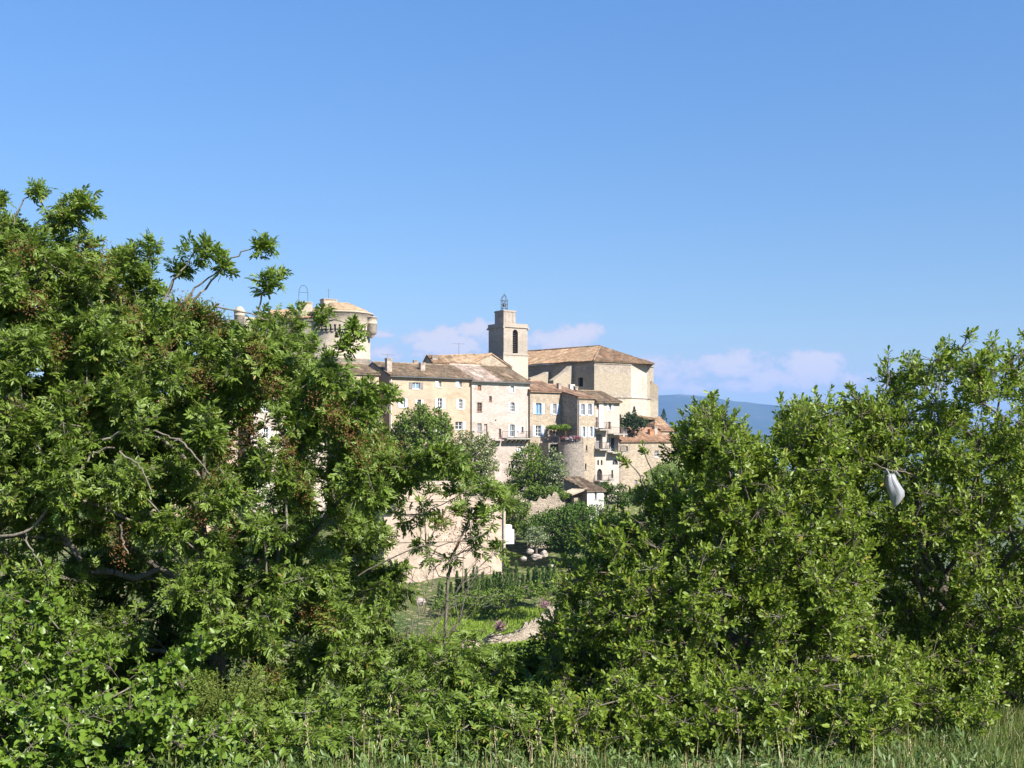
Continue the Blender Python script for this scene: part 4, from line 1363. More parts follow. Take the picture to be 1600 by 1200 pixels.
for (px, py, rx, ry, wgt) in BL:
    ca, cb = (px - CX) / F, (HZ - py) / F
    qa = n.math('POWER', n.math('ABSOLUTE', n.math('DIVIDE', n.math('SUBTRACT', a, ca), rx / F)), 2.0)
    qb = n.math('POWER', n.math('ABSOLUTE', n.math('DIVIDE', n.math('SUBTRACT', b_, cb), ry / F)), 2.0)
    e = n.math('MULTIPLY', n.math('EXPONENT', n.math('MULTIPLY', n.math('ADD', qa, qb), -.9)), wgt)
    tot = e if tot is None else n.math('MAXIMUM', tot, e)
dens = n.math('ADD', tot, n.math('ADD', n.math('MULTIPLY', n.math('SUBTRACT', nz1, .5), 3.0), n.math('MULTIPLY', n.math('SUBTRACT', nz2, .5), 1.5)))
dens = n.math('MULTIPLY', dens, n.math('MINIMUM', n.math('MULTIPLY', tot, 3.0), 1.0))
mask = n.ramp(dens, [(.26, 0), (.44, .62), (.66, .97)])
tint = n.mix(1.0, sky.outputs[0], n.ramp(sp_.outputs[2], [(0.02, SKY_LO), (.38, SKY_HI)]), 'MULTIPLY')
cl = n.mix(n.ramp(dens, [(.2, 0), (.9, 1)]), tuple(x / SKY_S for x in CLOUD_A), tuple(x / SKY_S for x in CLOUD_B))
veil = None
for (px, py, rx, ry, wgt) in [(740, 556, 230, 46, .62), (1180, 592, 260, 44, .7), (420, 575, 200, 45, .5), (1500, 610, 220, 40, .5), (900, 640, 900, 50, .35)]:
    qa = n.math('POWER', n.math('ABSOLUTE', n.math('DIVIDE', n.math('SUBTRACT', a, (px - CX) / F), rx / F)), 2.0)
    qb = n.math('POWER', n.math('ABSOLUTE', n.math('DIVIDE', n.math('SUBTRACT', b_, (HZ - py) / F), ry / F)), 2.0)
    ee = n.math('MULTIPLY', n.math('EXPONENT', n.math('MULTIPLY', n.math('ADD', qa, qb), -1.0)), wgt)
    veil = ee if veil is None else n.math('MAXIMUM', veil, ee)
veil = n.math('MULTIPLY', veil, n.math('ADD', .45, nz1), True)
tint = n.mix(veil, tint, tuple(x / SKY_S for x in CLOUD_V))
fin = n.mix(mask, tint, cl)
bg = n.new('ShaderNodeBackground'); bg.inputs['Strength'].default_value = SKY_S
n.link(fin, bg.inputs['Color'])
wo = n.new('ShaderNodeOutputWorld'); n.link(bg.outputs[0], wo.inputs['Surface'])

cam = bpy.data.cameras.new('camera'); cam.sensor_width = 36; cam.lens = F / 1600 * 36
cam.shift_y = (HZ - 600) / 1600; cam.clip_start = .1; cam.clip_end = 60000
co = bpy.data.objects.new('camera', cam); COL.objects.link(co); co.location = (0, 0, 0); co.rotation_euler = (math.pi / 2, 0, 0)
scene.camera = co
scene.view_settings.view_transform = 'Standard'; scene.view_settings.look = 'None'
scene.view_settings.exposure = EXPO; scene.view_settings.gamma = 1.0
scene.render.engine = 'CYCLES'
scene.cycles.max_bounces = 6; scene.cycles.diffuse_bounces = 3; scene.cycles.transparent_max_bounces = 4; scene.cycles.volume_bounces = 0
scene.cycles.use_denoising = True

# ================================================================ plants
def norm(a):
    return a / np.maximum(1e-9, np.linalg.norm(a, axis=-1, keepdims=True))

def in_poly(pts, x, y):
    pts = np.asarray(pts, float); n = len(pts); inside = np.zeros(len(x), bool)
    j = n - 1
    for i in range(n):
        xi, yi = pts[i]; xj, yj = pts[j]
        c = ((yi > y) != (yj > y)) & (x < (xj - xi) * (y - yi) / (yj - yi + 1e-12) + xi)
        inside ^= c; j = i
    return inside

def edge_dist(pts, x, y):
    pts = np.asarray(pts, float); d = np.full(len(x), 1e9)
    for i in range(len(pts)):
        a = pts[i - 1]; b = pts[i]; ab = b - a
        t = np.clip(((x - a[0]) * ab[0] + (y - a[1]) * ab[1]) / (ab @ ab + 1e-9), 0, 1)
        d = np.minimum(d, np.hypot(x - a[0] - t * ab[0], y - a[1] - t * ab[1]))
    return d

def crown_points(poly_px, n, Y0, T, rise=1.0, shell=.55, holes=(), inset=0):
    """n cluster centres inside an outline given at distance Y0, rounded in depth to half-thickness T (metres)"""
    pp = np.asarray(poly_px, float)
    lo, hi = pp.min(0), pp.max(0)
    m = n * 10
    x = rng.uniform(lo[0], hi[0], m); y = rng.uniform(lo[1], hi[1], m)
    k = in_poly(pp, x, y)
    for h in holes: k &= ~in_poly(h, x, y)
    x, y = x[k], y[k]
    ed = edge_dist(pp, x, y)
    if inset:
        k = ed > inset * rng.uniform(.55, 1.15, len(ed)); x, y, ed = x[k], y[k], ed[k]
    dm = max(ed.max(), 1e-6)
    # keep them apart: greedy thinning on a grid in 3-D comes from picking the best of candidates
    th = T * np.sqrt(np.clip(1 - (1 - np.clip(ed / (dm * .8), 0, 1)) ** 2, 0.02, 1))
    s = rng.uniform(-1, 1, len(x))
    s = np.sign(s) * np.abs(s) ** shell
    Y = Y0 + s * th
    # the outline keeps its world size: positions are those of the plane Y0, pushed in depth
    C = np.stack([(x - CX) / F * Y0, Y, (HZ - y) / F * Y0], 1)
    return C[:n]

def thin(C, dmin):
    keep = []
    for i, c in enumerate(C):
        if not keep or np.min(np.sum((C[keep] - c) ** 2, 1)) > dmin * dmin:
            keep.append(i)
    return C[keep]

# leaflet outline (along, across, fold)
LF = {'lance': np.array([(0, 0, 0), (.28, -.5, .16), (.68, -.40, .10), (1, 0, -.12), (.68, .40, .10), (.28, .5, .16)]),
      'ovate': np.array([(0, 0, 0), (.22, -.5, .14), (.58, -.42, .08), (1, 0, -.18), (.58, .42, .08), (.22, .5, .14)]),
      'obov': np.array([(0, 0, 0), (.45, -.36, .12), (.78, -.48, .08), (1, 0, -.05), (.78, .48, .08), (.45, .36, .12)])}

def leaflets(O, D, Nn, L, W, shape='lance'):
    D = norm(D); S = norm(np.cross(D, Nn)); Nn = np.cross(S, D)
    t = LF[shape]
    L = np.broadcast_to(L, (len(O),)); W = np.broadcast_to(W, (len(O),))
    V = O[:, None, :] + D[:, None, :] * (t[None, :, 0:1] * L[:, None, None]) + S[:, None, :] * (t[None, :, 1:2] * W[:, None, None]) \
        + Nn[:, None, :] * (t[None, :, 2:3] * W[:, None, None])
    return V                                                     # (M,6,3)

def leaf_mesh(name, Vs):
    V = np.concatenate(Vs, 0); m = len(V)
    base = (np.arange(m) * 6)[:, None]
    Q = np.concatenate([base + np.array([0, 1, 2, 3]), base + np.array([0, 3, 4, 5])], 1).reshape(-1, 4)
    return np_mesh(name, V.reshape(-1, 3), Q)

def tubes_np(P0, P1, R0, R1, sides):
    P0, P1 = np.asarray(P0, float), np.asarray(P1, float); R0, R1 = np.asarray(R0, float), np.asarray(R1, float)
    D = norm(P1 - P0)
    ref = np.where(np.abs(D[:, 2:3]) > .9, np.array([[1., 0, 0]]), np.array([[0, 0, 1.]]))
    A = norm(np.cross(D, ref)); B = np.cross(D, A)
    t = 2 * np.pi * np.arange(sides) / sides
    ring = A[:, None, :] * np.cos(t)[None, :, None] + B[:, None, :] * np.sin(t)[None, :, None]
    V = np.concatenate([P0[:, None] + ring * R0[:, None, None], P1[:, None] + ring * R1[:, None, None]], 1)
    i = np.arange(sides); j = (i + 1) % sides
    q = np.stack([i, j, j + sides, i + sides], 1)
    Q = (np.arange(len(P0)) * 2 * sides)[:, None, None] + q[None]
    return V.reshape(-1, 3), Q.reshape(-1, 4)

def join_np(parts):
    Vs, Qs, o = [], [], 0
    for V, Q in parts:
        Vs.append(V); Qs.append(Q + o); o += len(V)
    return np.concatenate(Vs), np.concatenate(Qs)

def skeleton(base, trunk, C, r_tip=.0026, expo=2.2, kpath=.35, jit=.05, seg=.16):
    """branches from a trunk polyline to every cluster centre; returns (P0,P1,R0,R1), direction at each centre"""
    nodes = [np.array(p, float) for p in trunk]
    par = [-1] + list(range(len(trunk) - 1))
    pl = [0.0]
    for i in range(1, len(nodes)): pl.append(pl[-1] + np.linalg.norm(nodes[i] - nodes[i - 1]))
    start = max(0, len(trunk) // 2)
    cnt = {}
    order = np.argsort(np.linalg.norm(C - nodes[-1], axis=1))
    A = np.array(nodes); PL = np.array(pl)
    tip = np.zeros(len(C), int)
    NA = [A]; NP = [PL]
    A_ = A; PL_ = PL
    for ci in order:
        c = C[ci]
        d = np.linalg.norm(A_ - c, axis=1)
        cost = d + kpath * PL_
        cost[:start] += 5
        # branches do not run downwards far
        cost += .6 * np.maximum(0, A_[:, 2] - c[2])
        b = int(np.argmin(cost))
        k = max(1, int(d[b] / seg))
        prev = b; pv = A_[b]
        new = []
        newpl = []
        for s in range(1, k + 1):
            t = s / k
            q = A_[b] * (1 - t) + c * t
            if s < k:
                q = q + rng.normal(0, jit * min(1, d[b]), 3) + np.array([0, 0, .25 * d[b] * t * (1 - t)])
            idx = len(A_) + len(new)
            par.append(prev if s > 1 else b); prev = idx
            newpl.append(PL_[b] + d[b] * t)
            new.append(q)
        A_ = np.concatenate([A_, np.array(new)]); PL_ = np.concatenate([PL_, np.array(newpl)])
        tip[ci] = len(A_) - 1
    w = np.zeros(len(A_)); w[tip] = 1
    for i in range(len(A_) - 1, 0, -1):
        if par[i] >= 0: w[par[i]] += w[i]
    r = r_tip * np.maximum(w, 1) ** (1 / expo)
    idx = np.arange(1, len(A_)); pa = np.array(par)[1:]
    dirs = norm(A_[tip] - A_[np.array(par)[tip]])
    return (A_[pa], A_[idx], np.minimum(r[pa], r[idx] * 1.5), r[idx]), dirs

def rot_about(v, axis, ang):
    c, s = np.cos(ang)[:, None], np.sin(ang)[:, None]
    return v * c + np.cross(axis, v) * s + axis * np.sum(axis * v, 1, keepdims=True) * (1 - c)

def shoots(C, dirs, k, rad, upb=.35):
    """k shoot tips round each centre, with their directions"""
    n = len(C)
    off = rng.normal(0, 1, (n, k, 3)); off = norm(off) * rad * rng.uniform(.35, 1, (n, k, 1))
    d = norm(norm(off) * .9 + dirs[:, None, :] * .8 + np.array([0, 0, upb]))
    T = C[:, None] + off
    return T.reshape(-1, 3), d.reshape(-1, 3), np.repeat(C, k, 0)

def compound_leaves(T, d, m, L, pairs, ll, lw, spread=(.6, 1.35), droop=.25, shape='lance', back=.08, tilt=.35):
    """m pinnate leaves on each shoot tip"""
    n = len(T)
    Vs = []
    D = np.repeat(d, m, 0); O = np.repeat(T, m, 0)
    az = np.tile(np.arange(m) * 2.39996, n) + np.repeat(rng.uniform(0, 6.28, n), m)
    O = O - D * (rng.uniform(0, 1, (n * m, 1)) * back)
    perp = norm(np.cross(D, norm(rng.normal(0, 1, (n * m, 3)) * .02 + np.array([.31, .2, .93]))))
    perp = rot_about(perp, D, az)
    th = rng.uniform(*spread, n * m)
    R = D * np.cos(th)[:, None] + perp * np.sin(th)[:, None]           # rachis direction
    Z = np.array([0, 0, 1.])
    S = norm(np.cross(R, Z) + rng.normal(0, tilt, R.shape))
    Nn = norm(np.cross(S, R)); flip = Nn[:, 2] < 0
    Nn[flip] *= -1
    LL = L * rng.uniform(.7, 1.15, n * m)
    sc = rng.uniform(.6, 1.25, n * m)
    for q in range(pairs + 1):
        t = (q + 1.2) / (pairs + 1.2) if q < pairs else 1.0
        pos = O + R * (LL * t)[:, None] - Z * (droop * LL * t * t)[:, None]
        rd = norm(R - Z * (2 * droop * t))
        size = sc * (.78 + .35 * math.sin(math.pi * min(1, t * .9)))
        for sd in ((-1, 1) if q < pairs else (0,)):
            a = .95 - .25 * t if sd else 0
            ld = rd * math.cos(a) + S * (sd * math.sin(a)) + rng.normal(0, .16, R.shape) - Z * .10
            nn = norm(Nn + rng.normal(0, .28, R.shape))
            Vs.append(leaflets(pos, ld, nn, ll * size, lw * size, shape))
    rach = (O, O + R * (LL * .55)[:, None] - Z * (droop * LL * .3)[:, None], O + R * LL[:, None] - Z * (droop * LL)[:, None])
    return Vs, rach

def whorl_leaves(T, d, m, ll, lw, spread=(.35, 1.3), shape='obov', back=.07, jit=.25):
    n = len(T)
    D = np.repeat(d, m, 0); O = np.repeat(T, m, 0)
    az = np.tile(np.arange(m) * 2.39996, n) + np.repeat(rng.uniform(0, 6.28, n), m)
    fr = np.tile(np.linspace(0, 1, m), n)
    O = O - D * (fr[:, None] * back)
    perp = norm(np.cross(D, norm(rng.normal(0, .02, (n * m, 3)) + np.array([.31, .2, .93]))))
    perp = rot_about(perp, D, az)
    th = spread[0] + (spread[1] - spread[0]) * fr + rng.normal(0, jit, n * m)
    R = norm(D * np.cos(th)[:, None] + perp * np.sin(th)[:, None])
    Nn = norm(D * 1.0 - R * np.sum(D * R, 1, keepdims=True) + rng.normal(0, jit, R.shape) + np.array([0, 0, .3]))
    sc = rng.uniform(.5, 1.25, n * m) * np.repeat(rng.uniform(.8, 1.2, n), m)
    return [leaflets(O, R, Nn, ll * sc, lw * sc, shape)]

def bark_mat(name, col):
    m, nt = new_mat(name); n = N(nt)
    tc = n.new('ShaderNodeTexCoord').outputs['Object']
    f = n.noise(n.mapping(tc, (1, 1, .35)), 40, 5, .65)
    g = n.noise(tc, 3, 3)
    c = n.mix(n.ramp(f, [(.35, 0), (.65, 1)]), c_mul(col, .55), c_mul(col, 1.25))
    c = n.mix(n.ramp(g, [(.5, 0), (.7, .5)]), c, (.2, .2, .15))
    n.out(n.principled(c, .9, .15, n.bump(f, .6, .01)))
    return m

M['bark_grey'] = bark_mat('bark_grey', (.155, .135, .11))
M['bark_dark'] = bark_mat('bark_dark', (.12, .10, .08))
M['leaf_pinnate'] = leaf_mat('leaf_pinnate', (.082, .140, .015), (.162, .232, .033), .32, .48, (.22, .34, .035), .42, 1.3, (.24, .19, .04), .012)
M['leaf_walnut'] = leaf_mat('leaf_walnut', (.100, .155, .014), (.198, .268, .031), .34, .48, (.26, .37, .03), .42, 1.3, (.28, .24, .05), .015)
M['leaf_ivy'] = leaf_mat('leaf_ivy', (.078, .142, .012), (.145, .225, .026), .28, .42, (.19, .31, .025), .45, 1.5)
M['leaf_mixed'] = leaf_mat('leaf_mixed', (.07, .12, .03), (.13, .19, .055), .28, .45, None, .4, 2.5)
M['leaf_feather'] = leaf_mat('leaf_feather', (.10, .14, .025), (.17, .21, .04), .3, .6, None, .3, 3)
M['seed'] = leaf_mat('seed', (.095, .046, .018), (.17, .088, .032), .15, .7, (.2, .09, .03), .2, 4)
M['leaf_far'] = leaf_mat('leaf_far', (.055, .100, .010), (.125, .185, .025), .2, .65, None, .2, .5)
M['leaf_far_dark'] = leaf_mat('leaf_far_dark', (.035, .074, .009), (.080, .138, .017), .2, .65, None, .2, .5)
M['leaf_far_olive'] = leaf_mat('leaf_far_olive', (.085, .115, .028), (.16, .19, .055), .2, .65, None, .2, .5, (.50, .48, .38), .10)
M['leaf_far_silver'] = leaf_mat('leaf_far_silver', (.09, .13, .045), (.18, .22, .09), .2, .55, None, .35, .5, (.42, .42, .33), .10)
M['leaf_cypress'] = leaf_mat('leaf_cypress', (.018, .04, .016), (.04, .07, .026), .08, .7, None, .2, .8)
M['leaf_lawn'] = leaf_mat('leaf_lawn', (.14, .21, .02), (.21, .30, .035), .25, .6, None, .25, .4)
M['leaf_vine'] = leaf_mat('leaf_vine', (.10, .17, .02), (.17, .25, .035), .3, .5, None, .3, .8)
M['grass'] = leaf_mat('grass', (.075, .12, .022), (.145, .19, .045), .3, .55, None, .3, 1.6, (.36, .30, .16), .12)
M['straw'] = leaf_mat('straw', (.34, .27, .15), (.50, .41, .26), .2, .8, None, .2, 2)

def finish_tree(name, label, cat, base, segs, Vs, leafmat, bark, group=None, extra=None, small=True):
    t = thing(name, label, cat, base, group)
    P0, P1, R0, R1 = segs
    big = R1 > .006
    parts = []
    if big.any(): parts.append(tubes_np(P0[big], P1[big], R0[big], R1[big], 7))
    if (~big).any(): parts.append(tubes_np(P0[~big], P1[~big], R0[~big], R1[~big], 4))
    if extra: parts += extra
    V, Q = join_np(parts)
    link_mesh('trunk', np_mesh('trunk', V, Q), M[bark], t)
    link_mesh('crown', leaf_mesh('crown', Vs), M[leafmat], t)
    return t

def polyline_tubes(px_list, Y, r0, r1, jitter=.0):
    """a hand-laid limb through photo positions at distance Y (or (Ya, Yb))"""
    Ya, Yb = (Y, Y) if not isinstance(Y, tuple) else Y
    n = len(px_list)
    pts = [np.array(P(x, y, Ya + (Yb - Ya) * i / (n - 1))) for i, (x, y) in enumerate(px_list)]
    # subdivide smoothly
    q = []
    for i in range(n - 1):
        a, b = pts[i], pts[i + 1]
        k = 4
        for s in range(k):
            t = s / k
            p0 = pts[max(0, i - 1)]; p3 = pts[min(n - 1, i + 2)]
            q.append(.5 * ((2 * a) + (-p0 + b) * t + (2 * p0 - 5 * a + 4 * b - p3) * t * t + (-p0 + 3 * a - 3 * b + p3) * t ** 3) + rng.normal(0, .006, 3))
    q.append(pts[-1]); q = np.array(q)
    r = np.linspace(r0, r1, len(q))
    return tubes_np(q[:-1], q[1:], r[:-1], r[1:], 6), q

def near_tree(name, label, base, trunk, crown, leaves, leafmat, bark, k=4, rad=.17, sprigs=(), limbs=(), sprig_leaves=None, r_tip=.0026, dmin=.1, cat='tree', twigs=True, clump=0, bough=.4):
    """crown: list of crown_points arguments; leaves: function(T, d) -> vertex arrays"""
    C = np.concatenate([crown_points(*a) for a in crown])
    if clump > 0:
        B = thin(C[rng.permutation(len(C))], bough)
        near = np.argmin(((C[:, None] - B[None]) ** 2).sum(2), 1)
        C = C + (B[near] - C) * clump
        dmin *= .6
    C = thin(C, dmin)
    segs, dirs = skeleton(base, trunk, C, r_tip=r_tip)
    T, d, src = shoots(C, dirs, k, rad)
    P0, P1, R0, R1 = segs
    P0 = np.concatenate([P0, src]); P1 = np.concatenate([P1, T])
    R0 = np.concatenate([R0, np.full(len(T), .0024)]); R1 = np.concatenate([R1, np.full(len(T), .0016)])
    Vs, rach = leaves(T, d)
    extra = []
    for (px_list, Y, r0, r1, nsh, spread) in sprigs:                   # long free shoots with a tuft of leaves at the end
        tb, q = polyline_tubes(px_list, Y, r0, r1); extra.append(tb)
        e = q[-1]; dd = norm((q[-1] - q[-3])[None])[0]
        Ts = e + norm(rng.normal(0, 1, (nsh, 3))) * spread * rng.uniform(.2, 1, (nsh, 1))
        ds = norm(norm(Ts - e) + dd * .7 + np.array([0, 0, .4]))
        extra.append(tubes_np(np.repeat(e[None], nsh, 0), Ts, np.full(nsh, .0026), np.full(nsh, .0016), 4))
        v2, r2 = leaves(Ts, ds); Vs += v2
    for (px_list, Y, r0, r1) in limbs:
        tb, q = polyline_tubes(px_list, Y, r0, r1); extra.append(tb)
    if rach is not None and twigs:
        a, b, c = rach
        n = len(a); w = np.full(n, .0011)
        extra.append(tubes_np(a, b, w, w * .9, 3)); extra.append(tubes_np(b, c, w * .9, w * .6, 3))
    return finish_tree(name, label, cat, base, (P0, P1, R0, R1), Vs, leafmat, bark, extra=extra), C

GZ = -1.75
# ---------------------------------------------------------------- the big pinnate tree on the left
pin = lambda T, d: compound_leaves(T, d, 8, .085, 4, .037, .0128, droop=.10, spread=(.4, 1.5), tilt=.7, back=.11)
L_poly = [(-160, 330), (-40, 335), (0, 358), (40, 345), (80, 350), (112, 325), (140, 315), (160, 335), (168, 370), (190, 395), (232, 382), (248, 405), (255, 445), (270, 475), (300, 465), (330, 475),
          (352, 496), (385, 496), (410, 488), (440, 486), (472, 492), (490, 512), (498, 552), (512, 575), (536, 590), (550, 612), (576, 634), (602, 650), (612, 700), (600, 750), (588, 790), (605, 830),
          (600, 870), (640, 890), (650, 960), (640, 1040), (560, 1110), (440, 1150), (300, 1130), (120, 1060), (-160, 1020)]
L_up = [(-160, 330), (-40, 335), (0, 358), (40, 345), (80, 350), (112, 325), (140, 315), (160, 335), (168, 370), (190, 395), (232, 382), (248, 405), (255, 445), (270, 475), (300, 470), (330, 490),
        (352, 510), (385, 520), (400, 600), (350, 720), (200, 760), (-160, 760)]
L_hole = [[(200, 850), (250, 830), (310, 870), (320, 910), (280, 940), (205, 930)], [(20, 640), (70, 640), (70, 690), (20, 690)]]
L_base = [(488, 545), (515, 560), (545, 572), (575, 600), (600, 640), (560, 680), (500, 660)]
L_right = [(540, 690), (600, 690), (625, 700), (660, 690), (700, 700), (740, 712), (775, 738), (740, 752), (640, 748), (595, 800), (540, 820)]
L_wisp = [(680, 790), (720, 760), (760, 770), (800, 800), (780, 850), (740, 890), (705, 890), (690, 850)]
tw = lambda px, py, Y: np.array(P(px, py, Y))
trunk = [tw(330, 1150, 8.6), tw(335, 1080, 8.6), tw(345, 1000, 8.7), tw(330, 930, 8.7), tw(320, 860, 8.7)]
trunk[0][2] = GZ - .25
sp = [([(20, 350), (30, 325), (45, 300), (60, 292)], 8.2, .006, .003, 5, .07),
      ([(-25, 345), (-10, 325), (4, 310)], 8.2, .006, .003, 6, .09),
      ([(255, 470), (270, 440), (290, 415), (312, 385)], 8.0, .009, .003, 9, .12),
      ([(290, 470), (310, 445), (340, 425), (352, 408)], 8.0, .008, .003, 7, .08),
      ([(262, 470), (270, 440), (282, 415)], 8.1, .006, .003, 7, .09),
      ([(300, 470), (330, 440), (362, 405), (395, 388), (413, 383)], 8.0, .008, .003, 7, .075),
      ([(405, 490), (408, 470), (414, 450), (417, 437)], 7.9, .007, .003, 9, .11),
      ([(120, 340), (128, 325), (133, 318)], 8.2, .006, .003, 6, .1),
      ([(230, 400), (240, 388), (236, 378)], 8.2, .006, .003, 4, .07),
      ([(490, 510), (515, 500), (540, 505), (556, 512)], 7.8, .006, .003, 5, .075), ([(480, 500), (492, 492), (505, 488)], 7.8, .006, .003, 4, .07),
      ([(515, 560), (535, 550), (548, 535)], 7.8, .006, .003, 6, .1),
      ([(545, 640), (565, 610), (580, 600)], 7.8, .006, .003, 4, .07),
      ([(590, 660), (605, 640), (612, 610)], 7.8, .006, .003, 4, .06)]
lm = [([(-30, 838), (38, 832), (75, 795), (105, 762), (132, 728), (150, 705), (180, 700)], 7.6, .011, .006),
      ([(38, 832), (50, 860), (66, 885), (72, 905)], 7.6, .007, .004),
      ([(162, 690), (185, 678), (210, 672), (245, 675), (275, 685), (300, 692), (340, 701)], 7.55, .008, .004),
      ([(275, 685), (298, 705), (315, 725), (328, 745)], 7.4, .007, .004),
      ([(185, 708), (210, 722), (225, 740), (237, 770)], 7.4, .007, .004),
      ([(188, 820), (192, 845), (200, 865)], 7.6, .007, .005),
      ([(340, 480), (380, 488), (420, 500)], 7.6, .006, .004),
      ([(560, 900), (640, 860), (700, 850), (760, 835)], (8.1, 7.9), .006, .003),
      ([(600, 800), (650, 805), (690, 790), (745, 760)], (8.1, 7.9), .005, .003)]
T1, Cl = near_tree('pinnate_tree', 'big left-hand tree with narrow paired leaflets and rusty seed clusters', trunk[0].tolist(), trunk,
               [(L_poly, 1000, 8.7, 1.25, 1, .5, L_hole, 14), (L_up, 220, 8.5, 1.0, 1, .6, (), 16), (L_right, 30, 8.0, .4, 1, .6, (), 16), (L_base, 22, 8.1, .3, 1, .7, (), 8)],
               pin, 'leaf_pinnate', 'bark_grey', 7, .14, sp, lm, dmin=.07, clump=.20, bough=.32)
S_poly = [(612, 775), (650, 752), (700, 742), (760, 745), (800, 770), (800, 835), (770, 870), (735, 900), (690, 895), (640, 850)]
trunk = [tw(688, 1140, 8.3), tw(690, 1060, 8.3), tw(696, 980, 8.3), tw(700, 905, 8.3), tw(706, 870, 8.3)]; trunk[0][2] = GZ - .3
near_tree('sapling', 'thin sapling with loose foliage in front of the blank ochre building', trunk[0].tolist(), trunk,
          [(S_poly, 20, 8.3, .35, 1, .8)], lambda T, d: compound_leaves(T, d, 7, .085, 4, .037, .0128, droop=.12, tilt=.6), 'leaf_pinnate', 'bark_grey', 3, .10, (), (), dmin=.09)
# rusty seed clusters hang among the leaves
spots = [(30, 400), (95, 545), (140, 400), (205, 480), (245, 540), (290, 455), (310, 590), (400, 535), (425, 600), (365, 700), (320, 745), (540, 660), (520, 640), (300, 820),
         (350, 830), (180, 850), (390, 660), (410, 1062), (505, 965), (735, 1035), (450, 700), (600, 690), (575, 715), (20, 640), (120, 620), (60, 470), (330, 510), (470, 760), (560, 690), (690, 820)]
Vs = []
for (px, py) in spots:
    for _ in range(3):
        c = np.array(P(px + rng.normal(0, 14), py + rng.normal(0, 12), rng.uniform(7.45, 7.9)))
        n = 70
        O = c + np.clip(rng.normal(0, 1, (n, 3)), -2, 2) * np.array([.035, .035, .05])
        Vs.append(leaflets(O, rng.normal(0, 1, (n, 3)) - np.array([0, 0, .6]), rng.normal(0, 1, (n, 3)), .016, .007, 'obov'))
link_mesh('seed_clusters', leaf_mesh('seed_clusters', Vs), M['seed'], T1)

# ---------------------------------------------------------------- bushes and trees on the right
wal = lambda T, d: (whorl_leaves(T, d, 12, .041, .0172, back=.06), None)
R1_poly = [(818, 1150), (838, 1040), (850, 960), (880, 900), (900, 858), (945, 812), (985, 790), (1010, 770), (1040, 745), (1045, 700), (1060, 668), (1078, 650), (1098, 640), (1112, 620), (1128, 640),
           (1160, 655), (1178, 685), (1195, 690), (1212, 650), (1230, 632), (1262, 615), (1288, 632), (1300, 665), (1320, 720), (1335, 800), (1350, 880), (1385, 950), (1425, 1010), (1440, 1070),
           (1405, 1150), (1280, 1185), (1000, 1185)]
R1_ta = [(1050, 705), (1078, 655), (1110, 622), (1135, 642), (1165, 662), (1185, 705), (1110, 745)]
R1_tb = [(1190, 700), (1215, 650), (1262, 618), (1295, 642), (1312, 705), (1250, 745)]
R1_low = [(830, 1080), (1000, 1060), (1400, 1070), (1420, 1140), (1340, 1180), (1150, 1160), (1000, 1185), (840, 1165)]
R1_hole = [[(1190, 1015), (1250, 1040), (1260, 1080), (1195, 1070)], [(1000, 1050), (1080, 1060), (1080, 1100), (1010, 1100)], [(1210, 760), (1260, 770), (1250, 800), (1210, 800)],
           [(1170, 960), (1230, 960), (1230, 985), (1170, 985)]]
trunk = [tw(1130, 1130, 7.6), tw(1128, 1080, 7.6), tw(1135, 1030, 7.6), tw(1130, 980, 7.65), tw(1128, 930, 7.7)]
trunk[0][2] = GZ - .2
sp = [([(1010, 770), (1000, 745), (985, 725), (975, 715)], 7.4, .006, .003, 5, .08),
      ([(1020, 745), (1010, 715), (1005, 700)], 7.5, .005, .003, 4, .06),
      ([(1085, 665), (1084, 640), (1086, 625)], 7.6, .004, .002, 2, .02),
      ([(1105, 650), (1110, 625), (1113, 616)], 7.5, .005, .003, 4, .05)]
near_tree('walnut_bush', 'broad round bush of yellow green leaves in the middle right foreground', trunk[0].tolist(), trunk,
          [(R1_poly, 1000, 7.6, .95, 1, .5, R1_hole, 10), (R1_low, 170, 6.5, .3, 1, .6), (R1_ta, 36, 7.7, .3, 1, .6, (), 6), (R1_tb, 32, 7.7, .3, 1, .6, (), 6)], wal, 'leaf_walnut', 'bark_dark', 11, .135, sp, cat='bush', dmin=.07, clump=.20, bough=.30)
R2_poly = [(1250, 820), (1262, 740), (1290, 690), (1312, 660), (1325, 640), (1345, 612), (1372, 640), (1392, 610), (1385, 570), (1405, 555), (1432, 558), (1450, 535), (1478, 545), (1508, 520), (1520, 545), (1530, 560),
           (1552, 540), (1600, 552), (1680, 560), (1700, 1130), (1600, 1110), (1520, 1090), (1440, 1050), (1380, 980), (1320, 900)]
R2_low = [(1400, 1020), (1450, 1000), (1530, 1000), (1570, 1060), (1540, 1090), (1430, 1080)]
R2_top = [(1270, 660), (1300, 650), (1330, 614), (1352, 640), (1375, 635), (1398, 610), (1400, 690), (1330, 760), (1240, 770)]
R2_hole = [[(1386, 745), (1416, 745), (1416, 785), (1386, 785)], [(1400, 985), (1450, 990), (1460, 1020), (1410, 1030)]]
trunk = [tw(1466, 1165, 7.4), tw(1464, 1110, 7.4), tw(1468, 1050, 7.6), tw(1470, 980, 7.9), tw(1475, 900, 8.1)]
trunk[0][2] = GZ - .15
sp = [([(1385, 610), (1388, 580), (1388, 560)], 7.9, .006, .003, 3, .05), ([(1500, 545), (1510, 530), (1514, 520)], 8, .006, .003, 4, .06),
      ([(1610, 560), (1604, 540), (1600, 522)], 8, .006, .003, 3, .05), ([(1345, 630), (1335, 620), (1328, 606)], 7.9, .006, .003, 4, .06)]
